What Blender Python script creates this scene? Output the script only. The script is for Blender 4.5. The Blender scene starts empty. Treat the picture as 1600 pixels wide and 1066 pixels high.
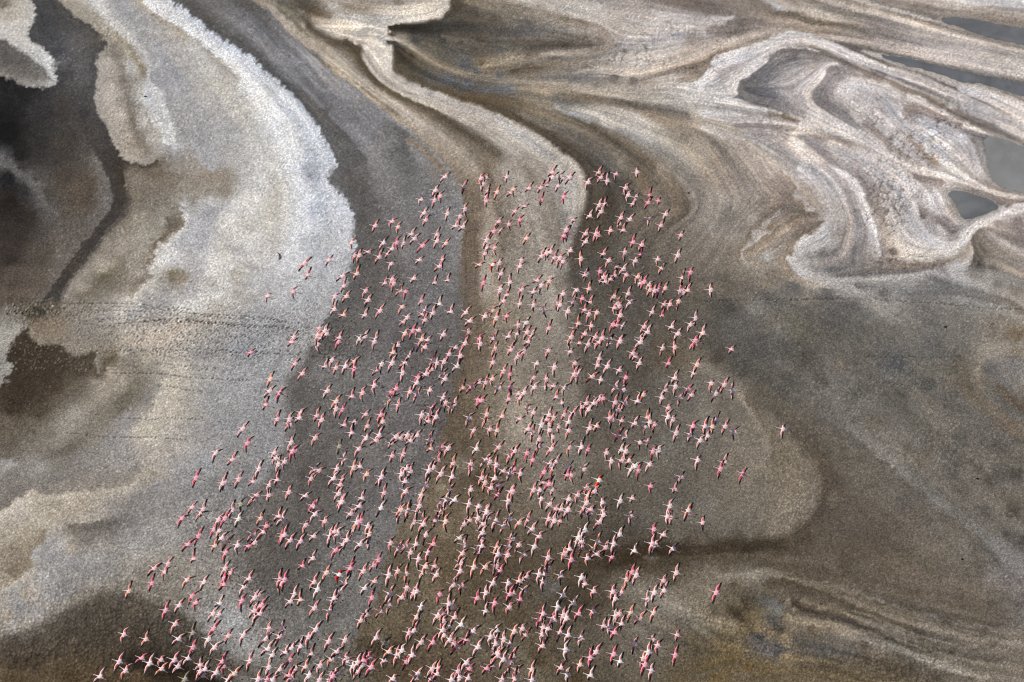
import bpy, bmesh, math, random
import numpy as np
from mathutils import Vector, Matrix

# ------------------------------------------------------------------ camera, light, exposure
S = bpy.context.scene
COL = S.collection
CAM_H = 200.0                       # metres above the lake bed
PITCH = math.radians(55.0)          # below the horizon
LENS = 50.0
F = LENS / 36.0 * 1600.0            # focal length in photo pixels (photo 1600 x 1066)
cam_d = bpy.data.cameras.new('camera'); cam = bpy.data.objects.new('camera', cam_d); COL.objects.link(cam)
cam_d.lens = LENS; cam_d.sensor_width = 36.0; cam_d.clip_start = 1.0; cam_d.clip_end = 20000.0
cam.location = (0, 0, CAM_H); cam.rotation_euler = (math.pi/2 - PITCH, 0, 0)
S.camera = cam

SUN_EL = math.radians(36.0)
SUN_AZ = math.radians(158.0)        # direction towards the sun, measured from +X: left and a little ahead
sd = Vector((math.cos(SUN_EL)*math.cos(SUN_AZ), math.cos(SUN_EL)*math.sin(SUN_AZ), math.sin(SUN_EL)))
w = bpy.data.worlds.new('World'); S.world = w; w.use_nodes = True
nt = w.node_tree; bg = nt.nodes['Background']
sky = nt.nodes.new('ShaderNodeTexSky'); sky.sky_type = 'NISHITA'; sky.sun_disc = False
sky.sun_elevation = SUN_EL
sky.sun_rotation = math.atan2(sd.x, sd.y)
sky.altitude = 600; sky.air_density = 1.0; sky.dust_density = 2.0
nt.links.new(sky.outputs[0], bg.inputs[0]); bg.inputs[1].default_value = 0.085
sl = bpy.data.lights.new('sun', 'SUN'); sl.energy = 4.2; sl.angle = math.radians(0.53); sl.color = (1.0, 0.955, 0.89)
so = bpy.data.objects.new('sun', sl); COL.objects.link(so)
so.rotation_euler = sd.to_track_quat('Z', 'Y').to_euler(); so.location = (-200, 100, 300)
S.view_settings.view_transform = 'Standard'; S.view_settings.look = 'None'
S.view_settings.exposure = 0.0; S.view_settings.gamma = 1.0; S.view_settings.use_curve_mapping = False

S.render.engine = 'CYCLES'; S.cycles.pixel_filter_type = 'BLACKMAN_HARRIS'; S.cycles.filter_width = 1.15

rng = np.random.default_rng(7)
random.seed(7)
CP, SP = math.cos(PITCH), math.sin(PITCH)

def unproject(x, y, h=0.0):
    """ground (or height h) point seen at photo pixel x, y (arrays welcome)"""
    a = (np.asarray(x, float) - 800.0) / F; b = (np.asarray(y, float) - 533.0) / F
    t = (CAM_H - h) / (SP + b*CP)
    return a*t, (CP - b*SP)*t, t

# ------------------------------------------------------------------ the lake bed: traced bands of mud and salt
STEP = 1.5625
X0, X1, Y0, Y1 = -75.0, 1675.0, -70.0, 1136.0
NX = int((X1-X0)/STEP) + 1; NY = int((Y1-Y0)/STEP) + 1

def srgb(c):
    c = np.asarray(c, float) / 255.0
    return np.where(c <= 0.04045, c/12.92, ((c+0.055)/1.055)**2.4)

def smooth(pts, step=1.0):
    """Catmull-Rom through the points, resampled evenly"""
    P = np.array(pts, float)
    if len(P) == 2:
        P = np.array([P[0], (P[0]+P[1])/2, P[1]])
    Q = np.vstack([2*P[0]-P[1], P, 2*P[-1]-P[-2]])
    out = []
    for i in range(1, len(Q)-2):
        n = max(2, int(np.hypot(*(Q[i+1]-Q[i]))/step*1.3))
        t = np.linspace(0, 1, n, endpoint=False)[:, None]
        p0, p1, p2, p3 = Q[i-1], Q[i], Q[i+1], Q[i+2]
        out.append(0.5*((2*p1) + (-p0+p2)*t + (2*p0-5*p1+4*p2-p3)*t*t + (-p0+3*p1-3*p2+p3)*t**3))
    out.append(P[-1:])
    return np.vstack(out)

def noise1(n, scale, seed):
    r = np.random.default_rng(seed); k = int(n/scale) + 3
    v = r.uniform(-1, 1, k); x = np.arange(n)/scale
    i = x.astype(int); f = x-i; f = f*f*(3-2*f)
    return v[i]*(1-f) + v[i+1]*f

acc = np.zeros((NY, NX, 3), np.float32); wgt = np.zeros((NY, NX), np.float32)
fc = np.zeros((NY, NX, 2), np.float32); fw = np.zeros((NY, NX), np.float32)

def put(xs, ys, cols, r=0.0, wt=1.0):
    gx = (xs-X0)/STEP; gy = (ys-Y0)/STEP; R = r/STEP
    k = int(math.ceil(R))
    for dy in range(-k, k+1):
        for dx in range(-k, k+1):
            if dx*dx + dy*dy <= R*R + 0.3:
                ix = np.round(gx+dx).astype(int); iy = np.round(gy+dy).astype(int)
                m = (ix >= 0) & (ix < NX) & (iy >= 0) & (iy < NY)
                np.add.at(acc, (iy[m], ix[m]), cols[m]*wt); np.add.at(wgt, (iy[m], ix[m]), wt)

def colramp(cols, n):
    c = np.array(cols, float).reshape(-1, 3)
    if len(c) == 1: return np.repeat(c, n, 0)
    t = np.linspace(0, len(c)-1, n); i = np.minimum(t.astype(int), len(c)-2); f = (t-i)[:, None]
    return c[i]*(1-f) + c[i+1]*f

def flow(P, T):
    a = 2*np.arctan2(T[:, 1], T[:, 0])
    ix = np.round((P[:, 0]-X0)/STEP).astype(int); iy = np.round((P[:, 1]-Y0)/STEP).astype(int)
    m = (ix >= 0) & (ix < NX) & (iy >= 0) & (iy < NY)
    np.add.at(fc, (iy[m], ix[m]), np.stack([np.cos(a), np.sin(a)], 1)[m]); np.add.at(fw, (iy[m], ix[m]), 1.0)

def tangent(P):
    T = np.gradient(P, axis=0); return T/np.maximum(np.hypot(T[:, 0], T[:, 1]), 1e-6)[:, None]

_seed = [100]
def L(pts, cols, r=1.5, jag=0.8):
    """a streak: one colour (or a run of colours) along a line"""
    P = smooth(pts); T = tangent(P); N = np.stack([-T[:, 1], T[:, 0]], 1); _seed[0] += 1
    flow(P, T)
    P = P + N*(noise1(len(P), 14, _seed[0])*jag + noise1(len(P), 4, _seed[0]+50)*jag*0.5)[:, None]
    put(P[:, 0], P[:, 1], colramp(cols, len(P)), r)

def E(pts, left, right, soft=1.6, jag=1.5, teeth=0.0):
    """an edge: colour on its left and on its right (walking along the points, y down: right hand = clockwise side)"""
    P = smooth(pts); T = tangent(P); N = np.stack([-T[:, 1], T[:, 0]], 1); _seed[0] += 1; n = len(P)
    flow(P, T)
    d = noise1(n, 18, _seed[0])*jag + noise1(n, 6, _seed[0]+31)*jag*0.7
    if teeth:
        d = d + np.abs(noise1(n, 2.6, _seed[0]+77))*teeth*1.5*(0.3+np.abs(noise1(n, 25, _seed[0]+5))) - teeth*0.35
    P = P + N*d[:, None]
    if not isinstance(soft, (tuple, list)): soft = (soft, soft)
    put(P[:, 0]+N[:, 0]*soft[0], P[:, 1]+N[:, 1]*soft[0], colramp(right, n), 0.8)
    put(P[:, 0]-N[:, 0]*soft[1], P[:, 1]-N[:, 1]*soft[1], colramp(left, n), 0.8)

def D(x, y, c, r=9):
    """a patch of one colour"""
    k = np.arange(-r, r+0.1, STEP); a, b = np.meshgrid(k, k); m = a*a+b*b <= r*r
    xs = x+a[m]; ys = y+b[m]
    put(xs, ys, np.repeat(np.array([c], float), len(xs), 0), 0.0, 0.25)

def g(v, k=0):
    """grey v with warmth k"""
    return (v+k, v, v-k*1.3)
# --- the big salt river on the left, its jagged right shore
E([(262,-70),(266,-20),(272,0),(300,22),(328,45),(352,62),(380,80),(397,90),(412,108),(432,124),(450,140),(462,153),(474,166),(484,178),(497,196),(510,215),(520,240),(528,262),(519,274),(517,285),(528,296),(538,306),(546,321),(553,336),(553,360),(556,380),(550,402)],
  [g(84),g(84),g(82),g(84),g(86),g(84)], [(186,190,197),(188,193,202),(186,191,198),(184,188,195),(172,174,178)], teeth=5, jag=1.6)
E([(550,402),(548,425),(540,450),(528,475),(515,495),(500,520),(482,548)], [g(88),g(86)], [(158,160,163),(140,140,140)], soft=3, jag=5, teeth=4)
E([(482,548),(464,575),(448,600),(444,625),(450,650),(448,680),(443,700),(430,722),(410,745),(392,775),(370,800)], [g(88,1),g(92,2)], [(138,138,138),(128,127,126)], soft=10, jag=6)
L([(228,-40),(232,0),(262,24),(298,48),(330,74),(368,108),(398,138),(420,170),(440,195),(450,226),(458,262),(468,300),(474,340),(462,380),(446,415)], [(220,219,217),(224,223,220),(214,214,213),(204,205,206)], 6, 2)
L([(208,-20),(218,4),(240,24),(275,44),(300,62),(330,86),(350,100),(375,120)], [(160,150,134),(158,149,134),(168,161,150)], 3, 2)
L([(300,60),(340,130),(385,190),(420,260),(430,330),(425,390)], [(176,172,164),(172,168,158),(180,178,170),(186,184,178),(172,168,158),(178,175,168)], 6, 3)
L([(185,0),(215,40),(250,90),(290,150),(310,215),(330,262)], [g(146),g(144),(148,148,150),(146,146,148),(150,150,152)], 7, 3)
L([(230,20),(270,80),(310,130),(350,190),(380,250)], [(152,150,146),(158,154,148),(160,158,152),(152,152,152),(156,156,154)], 5, 3)
# white crest and toothed margin beside the tan tongue
L([(128,-20),(142,0),(158,18),(168,30),(180,42),(194,52),(205,62)], [(182,181,176),(186,184,180),(178,176,170)], 2.5)
L([(205,62),(214,72),(222,84),(228,96),(233,108),(231,122)], [(178,177,174),(168,167,164)], 1.5)
E([(222,142),(221,152),(228,162),(235,176),(242,190),(250,206),(256,222)], [(176,176,174),(186,186,184)], [(160,156,146),(158,154,146)], teeth=3)
E([(232,108),(238,124),(248,136),(255,152),(262,170),(268,190),(275,212),(279,230),(262,226)], [g(144)], [(176,176,175),(180,180,178)], teeth=4, soft=2)
L([(100,-30),(118,0),(135,15),(150,28),(165,40),(185,55),(200,70),(212,88),(222,105),(226,118)], [(150,144,130),(146,139,126),(152,146,132),(140,132,114),(126,117,100)], 3, 1.5)
E([(80,-40),(93,0),(105,14),(118,26),(132,34),(147,42),(158,55),(166,68),(156,82),(150,98),(150,120),(151,135),(148,152),(150,168),(160,190),(170,205),(178,222),(186,238),(194,248),(206,254),(222,256),(234,258),(246,252)],
  [(132,126,112),(140,133,120),(142,136,126),(148,141,130),(146,140,128)], [(64,64,65),(68,66,62),(74,72,70),(70,68,66),(58,54,50),(62,54,44)], teeth=2, jag=1.5)
D(166,100,(164,154,140),7); D(172,140,(166,157,144),9); D(184,180,(170,158,145),9); D(196,215,(162,151,137),8); D(206,240,(152,142,128),6)
L([(170,70),(182,82),(188,98),(192,118),(198,138),(202,165),(208,188),(212,208),(220,222),(228,234)], [(118,112,102),(122,116,106),(112,104,92),(114,106,92)], 0.8, 2)
D(205,105,(160,158,152),8); D(215,150,(158,153,142),6); D(222,190,(164,160,152),7); D(236,215,(168,163,154),6)
D(158,58,(96,86,70),4)
# upper-left white lobe
E([(47,-50),(48,0),(53,12),(54,25),(51,36),(46,48),(44,58),(48,64),(60,70),(70,77),(78,88),(86,98),(93,107),(84,113),(90,124),(84,134),(74,140),(55,138),(35,133),(15,125),(-5,117),(-60,100)],
  [(62,63,66),(62,63,66),(66,67,69),(68,68,68),(36,35,34),(28,28,28),(26,26,26)], [(160,156,146),(168,165,158),(175,172,165),(182,180,175),(184,182,176),(160,157,150),(118,114,106),(118,112,102),(106,100,90)], teeth=5, jag=2)
L([(-40,38),(0,46),(20,52),(40,64),(55,76),(70,88),(80,100)], [(178,175,168),(184,181,175),(184,182,176)], 4)
D(8,20,(160,154,138),8); D(28,18,(172,166,152),8); D(6,8,(112,106,92),6)
E([(-60,60),(0,62),(15,67),(30,77),(48,88),(62,100),(76,114),(82,122)], [(180,177,170)], [(88,85,82),(84,82,80),(112,109,104)], soft=(4,1.5))
D(10,90,(84,80,74),9); D(35,105,(90,86,78),8); D(55,118,(104,99,92),7)
# dark mud, upper left
D(75,35,(60,61,64),12); D(85,75,(64,64,67),12); D(120,70,(84,82,80),10); D(125,120,(82,80,78),10); D(105,120,(64,63,63),8)
D(25,155,(33,33,33),14); D(10,205,(25,25,25),16); D(60,175,(50,48,47),14); D(100,165,(62,56,50),10); D(130,180,(58,54,50),9); D(60,225,(48,44,40),12)
D(100,225,(62,54,44),14); D(135,225,(66,60,54),8); D(165,245,(62,56,50),6); D(30,240,(32,31,30),8); D(-50,200,(28,28,28),20)
L([(-60,248),(-5,251),(10,257),(25,263),(40,274),(56,290),(66,306),(72,322),(88,340)], [(92,90,90),(96,94,93),(88,85,83),(92,89,86),(84,79,74)], 3.5, 3)
E([(0,250),(12,256),(28,262),(42,272),(58,288),(68,305),(76,325)], [(52,46,40),(70,62,54)], [(90,88,86)], soft=1.5, teeth=2)
D(12,280,(32,32,33),9); D(35,300,(46,43,42),7); D(15,320,(40,32,27),12); D(45,340,(52,42,34),10); D(60,300,(72,70,68),4)
D(100,275,(72,62,50),10); D(125,310,(80,70,58),14); D(100,330,(84,75,64),10); D(140,285,(80,70,58),8)
L([(148,246),(156,262),(165,282),(170,298),(172,312),(164,328),(155,342),(142,358)], [(96,91,86),(100,96,92),(104,100,96),(92,86,80)], 2.5, 2)
E([(150,240),(160,258),(168,278),(176,300),(175,316),(166,332),(158,348),(142,366),(126,384),(116,400),(100,422),(86,442),(72,462),(60,476)], [(62,57,52),(60,56,52),(60,55,51)], [(98,93,88),(104,99,94),(88,82,76),(98,92,86),(96,90,82)], teeth=3, soft=2)
L([(185,262),(190,290),(188,318),(178,338),(152,372),(128,400),(106,432),(82,466)], [(58,50,42),(62,56,50),(60,56,54),(58,54,52),(62,55,50),(60,54,49),(62,60,56)], 4, 2)
E([(208,262),(196,272),(194,290),(202,304),(206,318),(198,336),(180,352),(160,374),(145,398),(128,420),(108,444),(96,468)], [(108,100,86),(118,110,96),(126,118,106),(136,128,116)], [(74,67,58),(72,68,64),(70,66,62)], soft=4, jag=2)
D(30,370,(58,46,37),14); D(15,400,(56,47,40),12); D(60,395,(76,66,56),14); D(100,385,(92,84,76),10); D(30,430,(80,70,60),14); D(60,440,(90,80,70),12); D(15,460,(82,72,62),12); D(105,405,(100,94,88),6); D(-40,420,(64,55,46),16)
# brown stains and the diagonal tan band
D(215,280,(126,117,102),8); D(245,270,(110,99,84),9); D(262,285,(114,103,88),8); D(225,300,(110,102,90),8); D(300,255,(136,130,120),9); D(330,275,(138,128,114),13); D(352,295,(136,126,112),9); D(300,290,(128,121,109),8)
D(235,320,(122,116,103),9); D(265,318,(128,120,108),8); D(218,345,(148,138,122),10); D(190,385,(146,136,122),11); D(160,415,(146,136,121),9); D(225,375,(146,140,128),10); D(255,345,(142,136,124),6); D(242,365,(150,144,131),7); D(222,395,(150,143,129),7); D(215,425,(148,141,128),6); D(262,330,(140,134,123),5); D(130,450,(138,130,116),8); D(205,410,(140,133,120),7)
L([(262,340),(265,352),(270,360)], [(98,92,80)], 2, 2)
E([(282,320),(288,340),(284,356),(272,366),(262,378),(250,388),(243,402),(236,414),(230,428),(238,434),(222,444),(210,458)], [(196,194,190),(206,204,200),(202,200,196),(190,187,180),(186,182,172),(178,172,160)], [(134,127,114),(128,119,104),(126,117,102),(132,124,111),(140,132,118)], teeth=7, soft=2)
L([(284,324),(284,340),(278,354),(266,362),(256,373),(245,384),(239,398),(232,412),(226,426),(232,434),(216,444),(204,458)], [(120,112,98),(104,94,80),(100,90,76),(108,99,86),(126,118,104)], 0.8, 3)
L([(215,458),(208,470),(196,484),(182,494)], [(184,178,168)], 2, 2)
L([(192,402),(190,418),(180,426),(160,438),(152,446),(140,456),(128,462)], [(118,112,98),(112,105,90),(92,86,70),(108,100,86),(104,98,84)], 1.5, 3)
L([(245,408),(262,406),(280,410)], [(204,202,198),(206,206,205),(180,180,180)], 4)
D(270,432,(122,112,94),8); D(283,432,(126,116,99),5); D(255,440,(146,142,134),7); D(295,400,(160,160,160),6); D(300,350,(170,171,173),9); D(290,375,(164,165,168),8); D(310,420,(160,160,161),9); D(230,470,(148,145,140),8)
E([(366,262),(372,280),(360,300),(342,308),(318,314),(306,322)], [(166,164,160),(170,169,166),(172,172,172)], [(140,133,122),(142,136,124)], soft=7, jag=5)
for x, y in ((372,316),(385,318),(352,348),(362,352),(346,404),(345,413),(355,414),(332,430),(352,440),(322,460),(336,464),(285,480),(378,370),(300,483)):
    L([(x-9,y-1),(x,y+1),(x+10,y+3)], [(204,201,194)], 2, 1.5)
D(330,340,(154,155,157),8); D(320,380,(158,159,162),8); D(370,390,(162,161,160),8); D(300,455,(156,156,158),7); D(390,350,(172,170,164),9); D(370,430,(164,160,150),9); D(410,290,(190,189,186),8); D(340,480,(158,153,142),8); D(260,470,(152,151,150),7)
D(400,440,(176,175,172),9); D(440,460,(172,172,172),8); D(480,380,(176,178,182),9); D(490,330,(172,176,184),8); D(500,400,(166,168,172),8); D(490,450,(160,161,162),8); D(475,262,(140,146,156),3); D(484,275,(120,124,132),2.5)
# trampled band of tracks
L([(-60,470),(0,474),(40,476),(90,476)], [(84,74,62),(88,80,68)], 2)
D(15,492,(118,113,103),9); D(10,520,(140,137,128),9); D(-30,510,(138,135,126),14); D(48,490,(76,68,56),6); D(62,484,(62,57,48),5); D(60,510,(116,102,84),7); D(85,505,(118,106,90),8); D(75,525,(118,108,92),6); D(110,485,(120,114,104),6); D(130,505,(132,126,116),8); D(165,490,(146,142,134),8); D(210,490,(164,162,158),8); D(250,500,(160,155,148),9); D(170,520,(140,134,122),9); D(300,500,(158,153,142),8); D(390,495,(146,146,146),9); D(430,520,(142,142,142),10); D(380,540,(136,137,138),10); D(340,530,(140,138,134),8)
L([(200,530),(215,535),(250,526),(280,512),(310,508)], [(172,160,142),(178,166,150),(176,164,148),(170,160,148)], 5)
# dark wet patch, left
E([(42,512),(30,520),(22,530),(24,540),(14,546),(12,560),(20,572),(16,586),(6,600),(-10,615)], [(58,50,40),(52,45,36),(54,46,36)], [(146,142,134),(148,145,137),(140,136,126)], teeth=7, jag=2)
E([(42,514),(44,526),(55,536),(72,539),(90,538),(98,544),(106,552),(125,556),(145,550),(150,558),(148,568),(152,585),(165,572)], [(120,110,95),(122,114,100),(128,120,107),(134,126,112)], [(56,47,37),(60,51,40),(70,61,50),(90,80,66)], jag=2, soft=2)
D(50,560,(56,48,38),12); D(90,570,(60,52,42),12); D(130,575,(72,63,52),9); D(40,600,(58,49,38),14); D(85,600,(62,53,42),10); D(20,635,(60,51,40),12); D(60,640,(72,63,51),10); D(115,610,(96,88,74),7); D(148,600,(132,125,111),6)
L([(178,555),(172,562),(166,572),(158,580)], [(98,87,70)], 3, 2)
D(10,665,(94,85,71),10); D(50,665,(98,90,77),9); D(15,690,(92,84,71),10); D(75,675,(118,111,98),9); D(120,650,(142,135,121),10); D(105,670,(144,137,122),8); D(160,610,(146,137,121),9); D(170,580,(156,146,128),6); D(190,550,(158,149,133),6); D(10,712,(104,97,84),8); D(60,700,(122,115,102),8); D(90,690,(138,131,117),6)
L([(205,545),(213,560),(214,580),(212,600),(204,618),(190,630),(172,645),(158,660),(146,672)], [(142,135,124),(128,120,107),(116,108,94),(104,96,82),(106,98,84),(120,112,99),(118,111,98)], 4, 2)
L([(135,682),(115,695),(100,704),(82,711)], [(118,111,98),(106,99,86),(112,105,93)], 4, 2)
D(185,600,(146,137,122),7); D(190,590,(148,139,123),5); D(230,560,(160,150,134),7); D(250,590,(148,141,129),7); D(235,625,(130,124,116),8); D(245,608,(136,131,122),6)
for x, y in ((265,595),(262,615),(250,628),(255,650),(235,680),(225,668),(275,575)):
    L([(x-14,y),(x,y),(x+12,y+2)], [(178,168,150)], 2.5, 1.5)
D(200,660,(138,134,129),9); D(180,690,(132,128,124),9); D(130,720,(128,123,116),10); D(60,730,(132,128,120),9); D(10,725,(146,143,136),8); D(20,745,(116,112,104),8); D(90,750,(124,118,110),9); D(200,720,(138,133,128),9); D(260,700,(160,151,138),8); D(280,660,(164,155,141),8); D(230,740,(150,141,126),8); D(170,740,(124,118,112),7)
D(320,560,(144,141,136),9); D(360,590,(140,140,140),10); D(330,630,(144,143,142),9); D(400,620,(138,138,138),9); D(300,620,(158,152,142),7); D(310,680,(150,146,140),8); D(360,660,(140,140,141),8); D(400,680,(132,131,130),8); D(330,720,(140,139,139),8); D(280,740,(140,137,133),7); D(370,730,(126,124,122),8); D(410,570,(134,135,136),10)
# cream shore, lower left
E([(-60,830),(-10,802),(15,790),(30,778),(44,767),(58,766),(66,774),(85,772),(110,768),(140,766),(170,765),(195,760),(215,745)], [(118,112,104),(124,117,108),(126,119,109),(140,131,118)], [(178,169,152),(186,176,160),(176,165,146),(170,160,142),(168,158,141)], jag=3, teeth=3, soft=2.5)
D(30,800,(170,161,146),8); D(80,790,(160,150,132),9); D(130,785,(158,147,128),8); D(15,840,(146,137,120),10); D(55,815,(158,149,132),8); D(180,790,(140,134,126),8); D(150,810,(140,133,122),6)
L([(175,800),(160,808),(140,812),(120,816),(105,822)], [(136,130,122),(162,153,138),(156,147,132),(140,132,118)], 2, 3)
L([(108,824),(130,822),(155,820),(180,818),(210,812)], [(104,98,90),(98,92,86),(102,97,91),(116,112,108)], 4, 2)
D(130,835,(112,106,98),7); D(200,835,(134,130,124),7); D(160,850,(140,135,128),8); D(220,780,(128,125,120),7); D(250,760,(134,132,131),8); D(255,800,(134,131,127),8); D(240,830,(146,143,138),8); D(270,840,(150,146,138),7); D(90,815,(160,151,136),5)
E([(75,832),(66,845),(52,862),(50,878),(42,892),(28,905),(10,918),(-20,935)], [(148,145,140),(152,149,144)], [(128,116,97),(134,122,102),(142,130,110)], soft=2, jag=3)
L([(50,885),(40,898),(25,908),(8,920),(-15,930)], [(170,160,142)], 1.5, 2)
D(100,850,(160,154,146),6); D(110,856,(158,144,124),4); D(85,870,(148,145,141),8); D(120,880,(140,138,135),9); D(160,890,(138,136,133),8); D(150,870,(148,145,139),7); D(70,900,(150,147,143),8); D(200,880,(142,138,130),8); D(100,920,(134,132,130),8); D(150,910,(140,136,129),7); D(20,890,(118,106,88),6); D(20,860,(132,121,103),7)
D(30,945,(136,134,132),8); D(40,932,(156,143,126),6); D(12,962,(148,136,120),6); D(60,960,(146,142,137),8); D(20,978,(148,143,136),7); D(10,905,(148,136,116),6); D(95,935,(140,138,134),6); D(210,860,(150,147,141),6); D(265,870,(140,134,124),6); D(240,890,(126,119,108),7); D(220,905,(122,115,103),6)
E([(-60,1010),(0,995),(30,988),(60,974),(90,958),(120,942),(150,930),(185,926),(210,928)], [(144,137,126),(138,131,119),(120,112,99)], [(86,79,70),(84,77,68),(82,75,66)], soft=8, jag=3)
E([(210,928),(235,938),(262,946),(285,958),(305,975),(325,995),(345,1012),(375,1035),(400,1052)], [(122,114,101),(128,121,110),(134,131,125),(128,126,121),(118,116,110)], [(84,77,67),(80,74,64),(80,74,65),(84,79,71)], soft=9, jag=3)
D(60,1010,(72,65,55),10); D(150,960,(78,71,61),10); D(200,960,(78,71,60),9); D(130,1000,(70,63,53),12); D(220,1000,(66,59,50),12); D(50,1035,(62,53,42),10); D(270,1000,(72,66,57),9); D(10,1015,(74,66,56),8); D(30,1060,(74,61,42),9); D(110,1060,(76,62,42),9); D(20,1042,(66,56,42),6); D(190,1040,(62,54,43),8); D(210,1065,(76,62,44),8)
L([(-50,1058),(20,1052),(60,1050),(110,1048),(160,1050),(220,1055)], [(80,66,48),(88,74,54),(78,65,46)], 3, 3)
L([(205,1036),(250,1040),(290,1050),(330,1066),(360,1090)], [(44,38,30),(38,32,24),(40,34,26)], 2.5, 2)
D(300,1020,(74,68,59),8); D(340,1050,(82,77,68),8); D(290,1075,(62,52,38),8); D(380,1062,(104,101,95),7)
L([(330,940),(345,955),(358,965),(368,975),(372,990),(385,1005),(400,1020),(420,1035)], [(138,134,127),(150,148,144),(158,157,154),(146,144,141),(140,139,136),(138,136,132),(116,114,108)], 6, 3)
D(305,920,(136,130,119),8); D(280,900,(130,123,111),8); D(300,870,(132,128,121),8); D(320,830,(132,130,127),9); D(300,800,(136,134,131),8); D(350,800,(124,122,119),8); D(350,870,(120,116,110),8); D(340,910,(132,128,121),8); D(290,770,(130,128,127),7); D(340,760,(124,122,121),8); D(420,1000,(112,109,103),8); D(290,940,(116,110,99),6)
# --- dark grey river
L([(288,-30),(300,8),(330,38),(365,62),(395,84),(420,106)], [(78,77,75),(82,81,78),(78,77,76)], 3)
L([(310,-30),(330,0),(362,24),(395,48),(430,88),(470,128),(505,165)], [(96,96,96),(106,105,106),(112,112,114),(118,118,120),(116,116,118),(112,112,113)], 7)
L([(350,-30),(375,0),(390,5),(402,14),(425,40),(460,68),(490,95),(520,130),(560,160),(600,195),(640,230),(670,262)], [(88,86,82),(80,79,77),(108,107,107),(132,131,132),(124,123,123),(118,117,117),(116,115,114),(118,117,116)], 5)
L([(472,148),(502,176),(530,203),(555,225),(570,250)], [(92,91,89),(88,87,85),(86,85,83),(90,89,88)], 6)
L([(600,195),(625,215),(640,245),(645,262)], [(98,97,96),(90,89,88),(98,97,96)], 5)
L([(520,180),(545,205),(570,235),(590,262),(610,300)], [(114,114,115),(120,119,119),(122,121,121),(116,115,114),(112,111,110)], 7)
D(560,290,(80,78,76),11); D(545,275,(82,80,79),7); D(575,320,(84,82,80),11); D(620,340,(104,102,102),12); D(660,310,(110,109,108),10); D(565,350,(80,78,76),9); D(590,370,(88,86,84),11); D(640,390,(112,110,110),12); D(700,330,(114,113,113),9); D(680,370,(106,104,104),10); D(708,390,(114,113,114),7); D(570,410,(82,80,78),10); D(620,430,(94,91,89),12); D(580,460,(88,85,82),10); D(680,440,(102,100,100),11); D(660,480,(108,106,106),11); D(600,500,(96,94,92),12); D(540,500,(90,88,85),9); D(560,545,(100,97,94),10); D(640,530,(86,84,84),12); D(700,500,(100,98,98),10); D(520,540,(84,81,78),8); D(705,450,(110,108,109),6)
D(600,570,(106,104,104),12); D(650,590,(88,86,86),10); D(500,580,(112,110,108),10); D(560,600,(104,102,99),11); D(620,630,(108,106,106),12); D(700,560,(84,81,80),9); D(680,620,(94,91,90),10); D(470,620,(86,84,81),10); D(510,650,(94,91,88),11); D(580,660,(98,95,93),11); D(640,670,(98,96,96),10); D(690,660,(88,84,81),8)
D(470,680,(84,81,78),9); D(530,700,(92,88,83),10); D(600,710,(98,96,94),11); D(650,720,(96,93,91),9); D(480,740,(84,80,75),10); D(560,760,(98,94,90),10); D(620,770,(100,98,97),9); D(440,780,(96,92,87),9); D(510,800,(92,88,83),10); D(580,820,(104,102,100),9); D(420,840,(88,84,79),10); D(480,860,(90,86,81),10); D(560,870,(102,100,97),10); D(400,800,(112,108,104),7)
D(610,830,(104,102,101),6); D(400,880,(94,90,84),9); D(450,920,(90,86,80),10); D(520,920,(100,97,92),10); D(560,950,(108,106,102),8); D(430,970,(104,101,96),9); D(500,970,(100,98,92),9); D(400,940,(110,106,100),7); D(550,990,(104,102,98),7); D(480,1020,(106,103,98),9); D(530,1010,(100,97,92),6); D(430,1055,(108,104,97),8); D(540,1050,(98,92,82),7); D(500,1065,(100,95,86),6)
# --- tan ridges beside the grey river
E([(385,-40),(400,8),(420,16),(432,30),(445,46),(478,72),(508,94),(526,116),(556,138),(590,166),(622,188),(652,208),(682,238),(702,262),(716,290),(722,320),(724,360),(722,400)],
  [(140,128,112),(158,146,130),(144,131,113),(136,123,106),(130,118,103),(120,108,94),(108,97,84)], [(120,119,119),(118,117,117),(116,116,116),(118,117,116),(124,123,122)], soft=2, jag=2)
E([(722,400),(718,440),(722,480),(724,520),(720,560),(708,600),(700,640),(690,680),(682,720),(664,760),(648,790),(628,820),(612,850),(600,880),(590,920),(575,960),(560,990)],
  [(106,95,82),(102,92,80),(96,84,70),(92,80,64),(94,82,66),(98,87,70),(94,84,68),(92,80,62)], [(118,116,116),(98,96,95),(90,87,86),(98,95,92),(100,98,97),(104,102,99),(106,104,100)], soft=7, jag=5)
L([(398,2),(412,8),(428,15),(440,25),(450,38),(468,52),(480,66),(495,76),(510,94),(530,112),(548,125),(575,148),(602,165)], [(150,138,120),(162,149,132),(160,146,128),(158,144,126),(150,137,118),(146,134,118)], 1.8, 1)
L([(440,14),(455,26),(465,40),(480,52),(500,66),(515,82),(535,98),(548,112),(570,130),(590,145),(620,168),(650,190),(690,215),(720,245),(738,262)], [(120,114,98),(118,108,90),(150,140,124),(152,142,126),(158,147,132),(156,146,132),(150,139,124),(140,129,115)], 4, 1.2)
L([(488,80),(505,100),(525,108),(545,120),(560,132),(590,155),(620,180)], [(106,94,76),(112,99,80),(96,86,68),(114,102,84),(116,104,88)], 1.2)
L([(455,4),(475,12),(495,20),(515,26)], [(88,84,74),(72,68,60),(86,74,58),(128,116,98)], 4)
D(440,2,(90,87,80),5); D(470,20,(116,112,98),4); D(425,-15,(86,84,78),8)
L([(470,26),(478,35),(487,46),(498,54),(512,62)], [(112,102,86),(84,74,60),(92,80,64),(96,84,68)], 1)
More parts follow.
